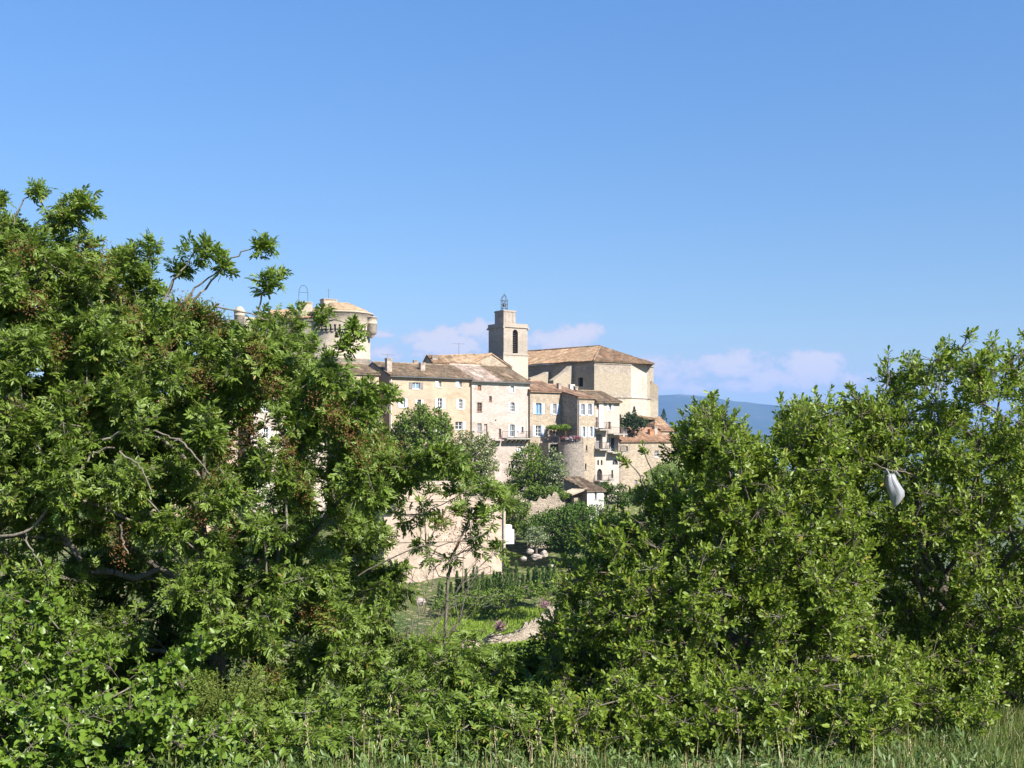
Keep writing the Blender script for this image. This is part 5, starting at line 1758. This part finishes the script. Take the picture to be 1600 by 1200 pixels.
lm = [([(1440, 760), (1424, 742), (1402, 735), (1380, 733), (1362, 722)], (7.6, 7.33), .007, .004), ([(1422, 800), (1428, 840), (1430, 880)], 7.6, .009, .007), ([(1530, 690), (1525, 740), (1515, 790)], 7.7, .008, .005), ([(1470, 1000), (1440, 930), (1424, 850), (1415, 800)], (7.9, 7.7), .018, .008)]
near_tree('walnut_tree', 'taller right-hand tree holding the white bag above a dark trunk', trunk[0].tolist(), trunk,
          [(R2_poly, 800, 8.3, 1.0, 1, .5, R2_hole, 10), (R2_top, 70, 8.2, .35, 1, .6, (), 6), (R2_low, 34, 7.5, .25, 1, .7)], wal, 'leaf_walnut', 'bark_dark', 11, .14, sp, lm, dmin=.07, clump=.20, bough=.30)
R3_poly = [(1435, 1075), (1460, 1058), (1495, 1052), (1535, 1068), (1552, 1095), (1540, 1135), (1505, 1150), (1450, 1125)]
trunk = [tw(1500, 1160, 7.15), tw(1498, 1130, 7.15), tw(1496, 1105, 7.15)]; trunk[0][2] = GZ - .12
near_tree('low_shrub', 'small low shrub of yellow green leaves in front of the right-hand trunk', trunk[0].tolist(), trunk,
          [(R3_poly, 40, 7.0, .25, 1, .6, (), 12)], wal, 'leaf_walnut', 'bark_dark', 9, .11, cat='shrub')
R4_poly = [(1330, 1130), (1360, 1010), (1420, 960), (1520, 960), (1570, 960), (1600, 880), (1640, 820), (1760, 800), (1800, 1130)]
trunk = [tw(1640, 1140, 9.2), tw(1640, 1060, 9.2), tw(1640, 1000, 9.2)]; trunk[0][2] = GZ - .3
near_tree('dark_bush', 'shaded bush cut off by the edge of the view behind the right-hand trunk', trunk[0].tolist(), trunk,
          [(R4_poly, 230, 9.3, .6)], wal, 'leaf_walnut', 'bark_dark', 10, .18, cat='bush')
R5_poly = [(850, 1100), (870, 930), (960, 850), (1080, 800), (1200, 800), (1320, 800), (1400, 900), (1400, 1100)]
trunk = [tw(1180, 1110, 9.9), tw(1180, 1040, 9.9), tw(1180, 980, 9.9)]; trunk[0][2] = gz(trunk[0][0], 9.9) - .2
near_tree('shaded_bush', 'shaded bush filling the gaps behind the broad round bush', trunk[0].tolist(), trunk,
          [(R5_poly, 300, 9.9, .6, 1, .6)], wal, 'leaf_walnut', 'bark_dark', 9, .2, cat='bush')
# front low bush, centre: mixed weeds and suckers
mix = lambda T, d: compound_leaves(T, d, 8, .085, 4, .038, .0125, droop=.2)
C_poly = [(585, 1040), (640, 1000), (700, 1000), (735, 1015), (760, 1040), (800, 1010), (850, 1000), (880, 1060), (880, 1160), (700, 1190), (560, 1180), (520, 1120)]
C_low = [(330, 1140), (430, 1120), (520, 1110), (620, 1125), (760, 1120), (860, 1100), (870, 1165), (700, 1180), (440, 1195), (330, 1195)]
C_hole = [[(600, 1075), (680, 1070), (760, 1090), (760, 1110), (600, 1112)]]
trunk = [tw(730, 1170, 7.6), tw(728, 1140, 7.6), tw(726, 1110, 7.6)]; trunk[0][2] = GZ - .2
near_tree('sapling_thicket', 'thin low thicket of young ash suckers between the two big bushes', trunk[0].tolist(), trunk,
          [(C_poly, 120, 7.6, .5, 1, .7, C_hole, 10), (C_low, 120, 6.5, .3, 1, .7)], mix, 'leaf_pinnate', 'bark_grey', 4, .14, cat='bush', dmin=.06)
# broad-leaved bush bottom left
ivy = lambda T, d: (whorl_leaves(T, d, 10, .044, .030, (.5, 1.7), 'ovate', .11, .4), None)
I_poly = [(-160, 960), (-20, 920), (60, 915), (100, 960), (150, 1005), (200, 1030), (250, 1000), (300, 950), (330, 985), (310, 1050), (330, 1110), (360, 1160), (420, 1200), (420, 1250), (-160, 1260)]
I_hole = [[(150, 965), (210, 965), (215, 1000), (160, 1000)], [(100, 1080), (150, 1070), (165, 1100), (110, 1110)]]
I_low = [(-160, 1080), (60, 1085), (250, 1100), (360, 1130), (430, 1165), (470, 1215), (470, 1240), (-160, 1240)]
trunk = [tw(90, 1190, 7.1), tw(92, 1150, 7.1), tw(95, 1110, 7.1)]; trunk[0][2] = GZ - .12
near_tree('lilac_bush', 'low bush of broad heart-shaped leaves in the bottom left corner', trunk[0].tolist(), trunk,
          [(I_poly, 300, 6.9, .55, 1, .55, I_hole, 12), (I_low, 150, 6.15, .35, 1, .7)], ivy, 'leaf_ivy', 'bark_dark', 8, .12, cat='bush', dmin=.06, clump=.2, bough=.3)
U_poly = [(-160, 760), (60, 790), (200, 800), (330, 790), (440, 850), (520, 960), (560, 1090), (300, 1110), (-160, 1110)]
trunk = [tw(250, 1110, 10.6), tw(250, 1040, 10.6), tw(250, 980, 10.6)]; trunk[0][2] = gz(trunk[0][0], 10.6) - .2
near_tree('undergrowth_bush', 'dark shaded bush deep behind the stems of the big left-hand tree', trunk[0].tolist(), trunk,
          [(U_poly, 260, 10.6, .7, 1, .6)], wal, 'leaf_walnut', 'bark_dark', 9, .2, cat='bush')
# feathery broom-like plant
def feather(px, py0, py1, Y, n, w, label, mat='leaf_feather', name='broom_shrub'):
    base = np.array(P(px, py0, Y)); H = (py0 - py1) / F * Y
    t = thing(name, label, 'shrub', base.tolist())
    Vs, segs = [], []
    for i in range(n):
        a = rng.uniform(0, 6.28); lean = rng.uniform(.05, 1) * w
        tip = base + np.array([math.cos(a) * lean, math.sin(a) * lean, H * rng.uniform(.6, 1.05)])
        k = 9
        tt = np.linspace(0, 1, k + 1)[:, None]
        q = base * (1 - tt) + tip * tt + np.array([math.cos(a), math.sin(a), 0]) * (tt * (1 - tt)) * -.2 * lean
        segs.append(tubes_np(q[:-1], q[1:], np.full(k, .0018), np.full(k, .0012), 3))
        m = 110
        f = rng.uniform(.25, 1, m)[:, None]
        O = base * (1 - f) + tip * f + np.array([math.cos(a), math.sin(a), 0]) * (f * (1 - f)) * -.2 * lean
        dd = norm(tip - base)[None] * .5 + rng.normal(0, 1, (m, 3)) * .6
        Vs.append(leaflets(O, dd, rng.normal(0, 1, (m, 3)), (.07 * (1.2 - f[:, 0])), .0062, 'lance'))
    V, Q = join_np(segs)
    link_mesh('stem', np_mesh('stem', V, Q), M['leaf_feather'], t)
    link_mesh('foliage', leaf_mesh('foliage', Vs), M[mat], t)
feather(345, 1165, 1040, 6.85, 70, .4, 'feathery yellow green broom plant in front of the big left-hand tree')
# bare grey twigs in the gap
def bare(px, py, Y, tips, label, name='bare_shrub'):
    base = np.array(P(px, py, Y)); base[2] = min(base[2], GZ - .1) if Y < 12 else base[2]
    segs = []
    t = thing(name, label, 'shrub', base.tolist())
    for (x, y, dY) in tips:
        p = np.array(P(x, y, Y + dY)); st = base
        k = 10; tt = np.linspace(0, 1, k + 1)[:, None]
        mid = np.array([0, 0, .25 * np.linalg.norm(p - st)])
        q = st * (1 - tt) + p * tt + mid * tt * (1 - tt) + np.cumsum(rng.normal(0, .012, (k + 1, 3)), 0) * (tt > 0)
        segs.append(tubes_np(q[:-1], q[1:], np.linspace(.006, .002, k), np.linspace(.0056, .0018, k), 5))
        for s in range(3, k + 1):
            for _ in range(3):
                e = q[s] + norm((q[s] - q[s - 1])[None])[0] * rng.uniform(.05, .18) + rng.normal(0, .07, 3)
                segs.append(tubes_np(q[s][None], e[None], np.array([.0035]), np.array([.002]), 4))
                for _ in range(2):
                    e2 = e + (e - q[s]) * .4 + rng.normal(0, .05, 3)
                    segs.append(tubes_np(e[None], e2[None], np.array([.002]), np.array([.0013]), 3))
    V, Q = join_np(segs)
    link_mesh('stem', np_mesh('stem', V, Q), M['bark_grey'], t)
bare(600, 1130, 8.2, [(700, 895, 0), (745, 885, .1), (720, 975, 0), (775, 992, .1), (660, 985, -.1)],
     'leafless grey branching shrub in the gap before the blank ochre building')

# ---------------------------------------------------------------- grass along the bottom
def ground_z(x, y):
    return gz(x, y)
def blades(name, n, xr, yr, h, w, label, mat, lean=.45, mask=None):
    x = rng.uniform(*xr, n); y = rng.uniform(*yr, n)
    if mask is not None:
        k = mask(x, y); x, y = x[k], y[k]; n = len(x)
    z = np.array([gz(a, b) for a, b in zip(x, y)]) - .02
    H = (h(x, y) if callable(h) else h) * rng.uniform(.35, 1.15, n); a = rng.uniform(0, 6.28, n); ln = rng.uniform(.05, 1, n) * lean
    O = np.stack([x, y, z], 1); dr = np.stack([np.cos(a), np.sin(a), np.zeros(n)], 1)
    ws = np.stack([-np.sin(a + .6), np.cos(a + .6), np.zeros(n)], 1) * (w * rng.uniform(.6, 1.3, n))[:, None]
    p1 = O + dr * (H * ln * .3)[:, None] + np.array([0, 0, 1]) * (H * .55)[:, None]
    p2 = O + dr * (H * ln)[:, None] + np.array([0, 0, 1]) * (H * (1 - .25 * ln))[:, None]
    V = np.stack([O - ws * .5, O + ws * .5, p1 + ws * .42, p1 - ws * .42, p2 + ws * .06, p2 - ws * .06], 1)
    base = (np.arange(n) * 6)[:, None]
    Q = np.concatenate([base + np.array([0, 1, 2, 3]), base + np.array([3, 2, 4, 5])], 1).reshape(-1, 4)
    o = link_mesh(name, np_mesh(name, V.reshape(-1, 3), Q), M[mat])
    o['kind'] = 'stuff'; o['label'] = label; o['category'] = 'grass'
    return o

# ---------------------------------------------------------------- trees and plants of the village slope
def blob_pts(cx, cy, rx, ry, k=22, wob=.14):
    ph = rng.uniform(0, 6.28, 3)
    return [(cx + rx * math.cos(t) * (1 + wob * math.sin(3 * t + ph[0]) + wob * .6 * math.sin(5 * t + ph[1])), cy - ry * math.sin(t) * (1 + wob * math.sin(3 * t + ph[0]) + wob * .6 * math.sin(4 * t + ph[2])))
            for t in np.linspace(0, 2 * math.pi, k, endpoint=False)]

def far_tree(name, label, cat, px, py, rx, ry, Y, n, mat, leaf=.2, base_py=None, k=14, rad=.55, T=None, group=None, bark='bark_dark', pts=None, flat=.7):
    pl = pts or blob_pts(px, py, rx, ry)
    n = int(n * 1.7); k = int(k * 1.5); leaf *= 1.15
    T = T or (rx + ry) / 2 / F * Y
    C = crown_points(pl, n, Y, T, 1, .45)
    bz = P(px, base_py, Y).z if base_py else gz((px - CX) / F * Y, Y) - .2
    c0 = np.array(P(px, py, Y)); b = np.array([c0[0], Y, bz])
    trunk = [b, b * .6 + c0 * .4, b * .25 + c0 * .75, c0]
    segs, dirs = skeleton(b, trunk, C, r_tip=.02, seg=1.2, jit=.1)
    off = norm(rng.normal(0, 1, (len(C), k, 3))) * rad * rng.uniform(.3, 1, (len(C), k, 1))
    O = (C[:, None] + off * np.array([1, 1, flat])).reshape(-1, 3)
    D = norm(off.reshape(-1, 3) + rng.normal(0, .35, O.shape))
    Nn = norm(rng.normal(0, .6, O.shape) + np.array([.1, -.15, 1.0]))
    s = rng.uniform(.6, 1.2, len(O))
    Vs = [leaflets(O, D, Nn, leaf * s, leaf * .62 * s, 'ovate')]
    return finish_tree(name, label, cat, b.tolist(), segs, Vs, mat, bark, group)

def spire(name, label, px, py0, py1, w, Y, n, mat='leaf_cypress', leaf=.22, cat='tree', group=None):
    """a narrow conifer from py1 (foot) to py0 (tip), w pixels wide"""
    a, b = np.array(P(px, py1, Y)), np.array(P(px, py0, Y)); H = b[2] - a[2]; R = w / 2 / F * Y
    t = thing(name, label, cat, a.tolist(), group)
    f = rng.uniform(0, 1, n) ** .8; an = rng.uniform(0, 6.28, n)
    rr = R * np.minimum(1, (1 - f) * 1.55) * np.minimum(1, .45 + f * 4) * (.55 + .45 * np.sqrt(rng.uniform(0, 1, n))) * (1 + .18 * np.sin(an * 3 + f * 9))
    O = a + np.stack([np.cos(an) * rr, np.sin(an) * rr, f * H], 1)
    D = np.stack([np.cos(an) * .45, np.sin(an) * .45, np.ones(n)], 1) + rng.normal(0, .25, (n, 3))
    Nn = np.stack([np.cos(an), np.sin(an), np.full(n, .3)], 1) + rng.normal(0, .4, (n, 3))
    link_mesh('crown', leaf_mesh('crown', [leaflets(O, D, Nn, leaf * rng.uniform(.6, 1.2, n), leaf * .4, 'lance')]), M[mat], t)
    V, Q = tubes_np([a - np.array([0, 0, .5])], [a * .2 + b * .8], [max(.05, R * .12)], [.02], 6)
    link_mesh('trunk', np_mesh('trunk', V, Q), M['bark_dark'], t)
    return t

far_tree('broadleaf_tree', 'dense round dark green tree in front of the long ochre house', 'tree', 660, 690, 52, 58, 141, 330, 'leaf_far', .27, 790, 26, .6,
         pts=[(606, 740), (608, 690), (620, 655), (640, 638), (662, 632), (684, 640), (698, 652), (706, 672), (712, 700), (716, 740), (700, 770), (640, 775)])
far_tree('blossoming_tree', 'pale olive tree flecked with white blossom below the pale house', 'tree', 742, 714, 36, 34, 146, 130, 'leaf_far_olive', .26, 790, 16, .6)
far_tree('blossoming_tree', 'small greyish tree at the right shoulder of the round dark tree', 'tree', 722, 690, 20, 20, 148, 34, 'leaf_far_olive', .24, 790, 12, .5)
far_tree('broadleaf_tree', 'bushy green tree standing left of the round bastion', 'tree', 833, 738, 42, 38, 147, 170, 'leaf_far', .24, 805, 18, .6)
far_tree('silvery_tree', 'silvery light green tree against the foot of the round bastion', 'tree', 868, 738, 17, 34, 145, 60, 'leaf_far_silver', .22, 800, 14, .5)
far_tree('broadleaf_tree', 'dark lush tree below the ruined wall and garden house', 'tree', 880, 826, 56, 36, 128, 230, 'leaf_far_dark', .24, 890, 20, .6)
far_tree('broadleaf_tree', 'dark tree filling the slope below the garden house, right part', 'tree', 935, 840, 46, 30, 127, 130, 'leaf_far_dark', .24, 895, 18, .6)
far_tree('ivy_mound', 'bright green ivy mound hanging right of the blank ochre building', 'bush', 803, 800, 20, 34, 132, 90, 'leaf_far', .22, 850, 18, .5)
far_tree('ivy_mound', 'green ivy on the top of the bank behind the ruined wall', 'bush', 850, 770, 34, 12, 139, 60, 'leaf_far', .22, 800, 18, .45)
far_tree('grey_shrub', 'greyish shrub between the white rocks and the dark lush tree', 'shrub', 838, 838, 16, 14, 123, 40, 'leaf_far_silver', .18, 870, 12, .4)
far_tree('grey_shrub', 'grey green shrub beside the white front of the garden house', 'shrub', 938, 800, 15, 20, 133, 44, 'leaf_far_silver', .18, 840, 13, .4)
far_tree('broadleaf_tree', 'green bush under the white balcony house', 'bush', 965, 774, 22, 16, 158, 40, 'leaf_far_dark', .24, 800, 18, .5)
far_tree('broadleaf_tree', 'green bush beside the little doorway balcony', 'bush', 947, 762, 9, 10, 160, 18, 'leaf_far', .2, 790, 14, .35)
far_tree('broadleaf_tree', 'tree crown behind the blank ochre building between its two roof levels', 'tree', 752, 768, 40, 24, 137, 90, 'leaf_far', .24, 830, 18, .6)
far_tree('broadleaf_tree', 'dark green tree left of the blank ochre building', 'tree', 575, 790, 38, 60, 132, 120, 'leaf_far_dark', .26, 890, 18, .7)
far_tree('broadleaf_tree', 'dark green tree far down the slope behind the big left-hand tree', 'tree', 420, 800, 70, 60, 128, 150, 'leaf_far_dark', .28, 900, 18, .8)
far_tree('broadleaf_tree', 'green tree at the far left of the slope behind the leaves', 'tree', 250, 790, 80, 60, 126, 150, 'leaf_far', .28, 900, 18, .8)
far_tree('broadleaf_tree', 'green tree on the slope behind the right-hand bush', 'tree', 1080, 800, 70, 46, 132, 140, 'leaf_far', .28, 900, 18, .8)
far_tree('broadleaf_tree', 'dark tree on the slope behind the right-hand tree', 'tree', 1250, 800, 90, 60, 130, 150, 'leaf_far_dark', .3, 900, 18, .8)
far_tree('broadleaf_tree', 'light green tree farthest right on the slope, behind the leaves', 'tree', 1450, 800, 90, 60, 130, 140, 'leaf_far', .3, 900, 18, .8)
far_tree('broadleaf_tree', 'green bush on the slope under the small orange roofed house', 'bush', 1008, 776, 24, 18, 160, 50, 'leaf_far', .24, 800, 18, .5)
far_tree('broadleaf_tree', 'leafy tree on the slope below the broad orange roof', 'tree', 1046, 758, 26, 36, 158, 90, 'leaf_far', .24, 800, 18, .5)
spire('cypress', 'dark pointed conifer rising before the church apse', 991, 636, 672, 15, 172, 500)
far_tree('juniper_bush', 'dark bush round the foot of the conifer before the apse', 'bush', 990, 661, 19, 13, 171.3, 44, 'leaf_cypress', .24, 690, 16, .5)
spire('cypress', 'slim dark cypress beside the balconies and left of the apse conifer', 969, 648, 676, 8, 172, 260)
spire('cypress', 'dark cypress standing alone against the blue hills right of the church', 1037, 640, 672, 15, 187, 500)
M['leaf_columnar'] = leaf_mat('leaf_columnar', (.05, .095, .018), (.10, .16, .035), .2, .6, None, .3, .5)
# clipped row of slim columnar shrubs along the terrace
xx = 686.0; k = 0
hrng = random.Random(4)
while xx < 870:
    y1 = 940 - (xx - 686) * .145
    spire('columnar_shrub', 'slim green columnar shrub in the row along the top of the terrace lawn', xx, y1 - hrng.uniform(22, 46), y1 + 8, hrng.uniform(4.5, 7.5), 112 + hrng.uniform(-.6, 4), 260, 'leaf_columnar', .28, 'shrub', 'slim columnar shrubs in a row above the lawn')
    xx += hrng.uniform(3.5, 10)
far_tree('hedge', 'low dark hedge at the foot of the columnar shrubs', 'hedge', 775, 932, 92, 9, 110, 150, 'leaf_far', .2, 950, 16, .4,
         pts=[(680, 948), (682, 936), (760, 926), (868, 908), (874, 922), (790, 940)])
for (x, y, r_, Yy, lab) in ((853, 944, 8, 102, 'purple pink flowering shrub at the end of the drystone wall'), (781, 977, 6, 93, 'small pink flowering shrub at the edge of the lawn')):
    M_ = 'bloom_pink'
    C = crown_points(blob_pts(x, y, r_, r_ * .9), 20, Yy, .4)
    t = thing('flowering_shrub', lab, 'shrub', P(x, y + r_ + 4, Yy))
    O = np.repeat(C, 16, 0) + rng.normal(0, .16, (len(C) * 16, 3))
    link_mesh('flowers', leaf_mesh('flowers', [leaflets(O, rng.normal(0, 1, O.shape), rng.normal(0, 1, O.shape), .12, .09, 'obov')]), M['bloom_pink'], t)
    V, Q = tubes_np([np.array(P(x, y + r_ + 6, Yy))] * 5, [c for c in C[:5]], [.03] * 5, [.01] * 5, 5)
    link_mesh('stem', np_mesh('stem', V, Q), M['bark_dark'], t)

# terrace on the bastion: vine on a pergola, flower boxes standing in for unreadable coloured clutter
zt = zof(692, 161.6)
pg = thing('pergola', 'light pergola of thin poles over the terrace left of the narrow house', 'pergola', P(873, 690, 164))
bm = bmesh.new()
A0 = P(861, 691, 165.4); B0 = P(884, 691, 164.2); A1 = A0 + E2 * 2.0; B1 = B0 + E2 * 2.0
h = zof(669, 164.5) - A0.z
for p in (A0, B0, A1, B1): tube(bm, p, p + up * h, .06, .05, 6)
obj('post', bm, M['wood'], pg)
bm = bmesh.new()
tube(bm, A0 + up * h, B0 + up * h, .05, .05, 6); tube(bm, A1 + up * h, B1 + up * h, .05, .05, 6)
for k in range(5):
    a_, b_ = A0.lerp(B0, k / 4), A1.lerp(B1, k / 4); tube(bm, a_ + up * (h + .06), b_ + up * (h + .06), .035, .035, 5)
obj('beam', bm, M['wood'], pg)
far_tree('vine', 'yellow green vine trained over the pergola above the terrace', 'vine', 874, 668, 18, 4.0, 165, 50, 'leaf_vine', .2, 691, 16, .3, T=1.2, flat=.35)
for k, (x, lab, cols) in enumerate(((883, 'left stand-in for unreadable terrace clutter, a box of red and white blooms on the railing', ('bloom_red', 'bloom_white')), (893.5, 'middle stand-in for unreadable terrace clutter, a box of pink and white blooms on the railing', ('bloom_white', 'bloom_pink')),
                                    (903, 'right stand-in for unreadable terrace clutter, a box of dark red blooms on the railing', ('bloom_red', 'bloom_red')))):
    t = thing('clutter_box', lab, 'flower box', P(x, 687, 161.3), 'boxes standing in for coloured clutter on the round terrace')
    c = P(x, 686.5, 161.75)
    ang = math.atan2(c.x - 8.35, -(c.y - 163.4))
    ex = Vector((math.cos(ang), math.sin(ang), 0)); ey = Vector((-ex.y, ex.x, 0))
    o = Vector((8.35, 163.4, 0)) + Vector((math.sin(ang), -math.cos(ang), 0)) * 1.86
    bm = bmesh.new(); box_pts(bm, o, ex, ey, -.38, .38, -.12, .12, zt + .2, zt + .48); box_pts(bm, o, ex, ey, -.41, .41, -.15, .15, zt + .48, zt + .53)
    obj('box', bm, M['iron'], t)
    for q, cm in enumerate(cols):
        O = np.array(o + ex * (-.2 + .4 * q) + up * (zt + .68)) + rng.normal(0, 1, (70, 3)) * np.array([.15, .1, .11])
        link_mesh('flowers', leaf_mesh('flowers', [leaflets(O, rng.normal(0, 1, O.shape), rng.normal(0, 1, O.shape), .13, .11, 'obov')]), M[cm], t)

# grass, lawn and scrub
def g_mask(x, y): return np.ones(len(x), bool)
def g_mask(x, y): return (rng.uniform(0, 1, len(x)) < np.clip((x + 2.2) / 1.6, .12, 1)) & ((y < 6.75) | (x > 2.0))
def g_h(x, y): return .10 + .08 * np.array([mnoise.noise(Vector((a * 1.3, b * 1.3, 5))) for a, b in zip(x, y)]) + .05 * (x > 2.0)
blades('grass', 90000, (-3.9, 4.6), (5.2, 8.6), g_h, .0055, 'long green grass along the near edge under the bushes', 'grass', .7, g_mask)
blades('dry_grass', 350, (-1.4, 2.2), (5.4, 6.7), .26, .0032, 'dry straw-coloured stalks standing in the near grass', 'straw', .35)
n_ = 1300
x = rng.uniform(-1.7, 2.6, n_); y = rng.uniform(5.6, 6.7, n_)
T_ = np.stack([x, y, np.array([gz(a, b) for a, b in zip(x, y)]) + rng.uniform(.02, .14, n_)], 1)
d_ = norm(rng.normal(0, .4, (n_, 3)) + np.array([0, 0, 1]))
Vw = whorl_leaves(T_, d_, 7, .045, .014, (.4, 1.5), 'lance', .12, .4)
o = link_mesh('weeds', leaf_mesh('weeds', Vw), M['leaf_mixed'])
o['kind'] = 'stuff'; o['label'] = 'leafy green weeds mixed into the near grass'; o['category'] = 'weeds'
blades('lawn', 40000, (-9, 7.5), (88, 113), .42, .085, 'bright green rough lawn of the terrace below the columnar shrubs', 'leaf_lawn', .8,
       lambda x, y: (x > -9 + (y - 88) * .1))
# straw seed heads
n_ = 26
x = rng.uniform(-1.4, 2.4, n_); y = rng.uniform(5.6, 6.6, n_)
P0 = np.stack([x, y, np.full(n_, GZ - .05)], 1); H_ = rng.uniform(.2, .42, n_)
P1 = P0 + np.stack([rng.normal(0, .06, n_), rng.normal(0, .05, n_), H_], 1)
V, Q = tubes_np(P0, P1, np.full(n_, .0011), np.full(n_, .0007), 3)
O = np.repeat(P1, 14, 0) - np.array([0, 0, 1]) * rng.uniform(0, .12, (n_ * 14, 1)) + rng.normal(0, .008, (n_ * 14, 3))
Vl = leaflets(O, rng.normal(0, .4, O.shape) + np.array([0, 0, 1]), rng.normal(0, 1, O.shape), .018, .005, 'lance')
m6 = len(Vl); bs = (np.arange(m6) * 6)[:, None] + len(V)
Q2 = np.concatenate([bs + np.array([0, 1, 2, 3]), bs + np.array([0, 3, 4, 5])], 1).reshape(-1, 4)
o = link_mesh('seed_heads', np_mesh('seed_heads', np.concatenate([V, Vl.reshape(-1, 3)]), np.concatenate([Q, Q2])), M['straw'])
o['kind'] = 'stuff'; o['label'] = 'straw-coloured seed heads standing above the near grass'; o['category'] = 'grass'
# scrub over the valley slopes
n_ = 2600
y = rng.uniform(11, 158, n_) ** 1.0; x = rng.uniform(-1, 1, n_) * (6 + y * .55)
k = ~((y > 86) & (y < 114) & (x > -9.5) & (x < 8)); x, y = x[k], y[k]
k = ~((y > 116) & (y < 140) & (x > -15) & (x < 3)); x, y = x[k], y[k]
z = np.array([gz(a, b) for a, b in zip(x, y)])
size = np.clip(y * .010, .18, 1.0) * rng.uniform(.5, 1.2, len(x))
C = np.stack([x, y, z + size * .35], 1)
kk = 26
off = norm(rng.normal(0, 1, (len(C), kk, 3))) * rng.uniform(.3, 1, (len(C), kk, 1)) * size[:, None, None]
O = (C[:, None] + off * np.array([1.2, 1.2, .7])).reshape(-1, 3)
ls = np.repeat(np.clip(y * .0018, .05, .24), kk)
D = norm(off.reshape(-1, 3)) + rng.normal(0, .4, O.shape)
o = link_mesh('scrub', leaf_mesh('scrub', [leaflets(O, D, rng.normal(0, .6, O.shape) + np.array([0, 0, 1]), ls, ls * .6, 'ovate')]), M['leaf_mixed'])
o['kind'] = 'stuff'; o['label'] = 'low green scrub covering the valley slopes'; o['category'] = 'scrub'

# the white bag caught in the right-hand tree
bag = thing('plastic_bag', 'white plastic bag hanging in the right-hand tree', 'bag', P(1398, 790, 7.3))
prof = [(741, 3, 1393), (744, 8, 1392), (750, 10, 1393), (758, 13, 1396), (766, 14.5, 1399), (774, 13.5, 1400.5), (781, 10, 1400), (787, 6, 1399), (792, 1.2, 1398)]
bm = bmesh.new(); rings = []
K = 26
for j, (py, hw, cx) in enumerate(prof):
    c = P(cx, py, 7.3); r_ = hw * .8 / F * 7.3
    ring = []
    for i in range(K):
        t = 2 * math.pi * i / K
        fold = 1 + .16 * math.sin(5 * t + j * .5) + .09 * math.sin(11 * t - j * .7) + .10 * mnoise.noise(Vector((math.cos(t) * 2, math.sin(t) * 2, j * .6)))
        ring.append(bm.verts.new((c.x + r_ * fold * math.cos(t), c.y + r_ * .75 * fold * math.sin(t), c.z + .004 * math.sin(7 * t))))
    rings.append(ring)
for a_, b_ in zip(rings, rings[1:]):
    for i in range(K): bm.faces.new((a_[i], b_[i], b_[(i + 1) % K], a_[(i + 1) % K])).smooth = True
bm.faces.new(rings[0]); bm.faces.new(rings[-1][::-1])
m, nt = new_mat('bag_film'); n = N(nt)
pr = n.principled((.34, .35, .37), .45, .4); tr = n.new('ShaderNodeBsdfTranslucent'); tr.inputs[0].default_value = (.42, .44, .47, 1)
ms = n.new('ShaderNodeMixShader'); ms.inputs[0].default_value = .3; n.link(pr, ms.inputs[1]); n.link(tr.outputs[0], ms.inputs[2]); n.out(ms.outputs[0])
obj('pouch', bm, m, bag)
bm = bmesh.new()
for (x0, y0, x1, y1) in ((1391, 745, 1386, 734), (1395, 744, 1399, 736), (1386, 734, 1380, 742), (1399, 736, 1406, 745)):
    tube(bm, P(x0, y0, 7.3), P(x1, y1, 7.32), .007, .004, 5)
obj('handle', bm, m, bag)
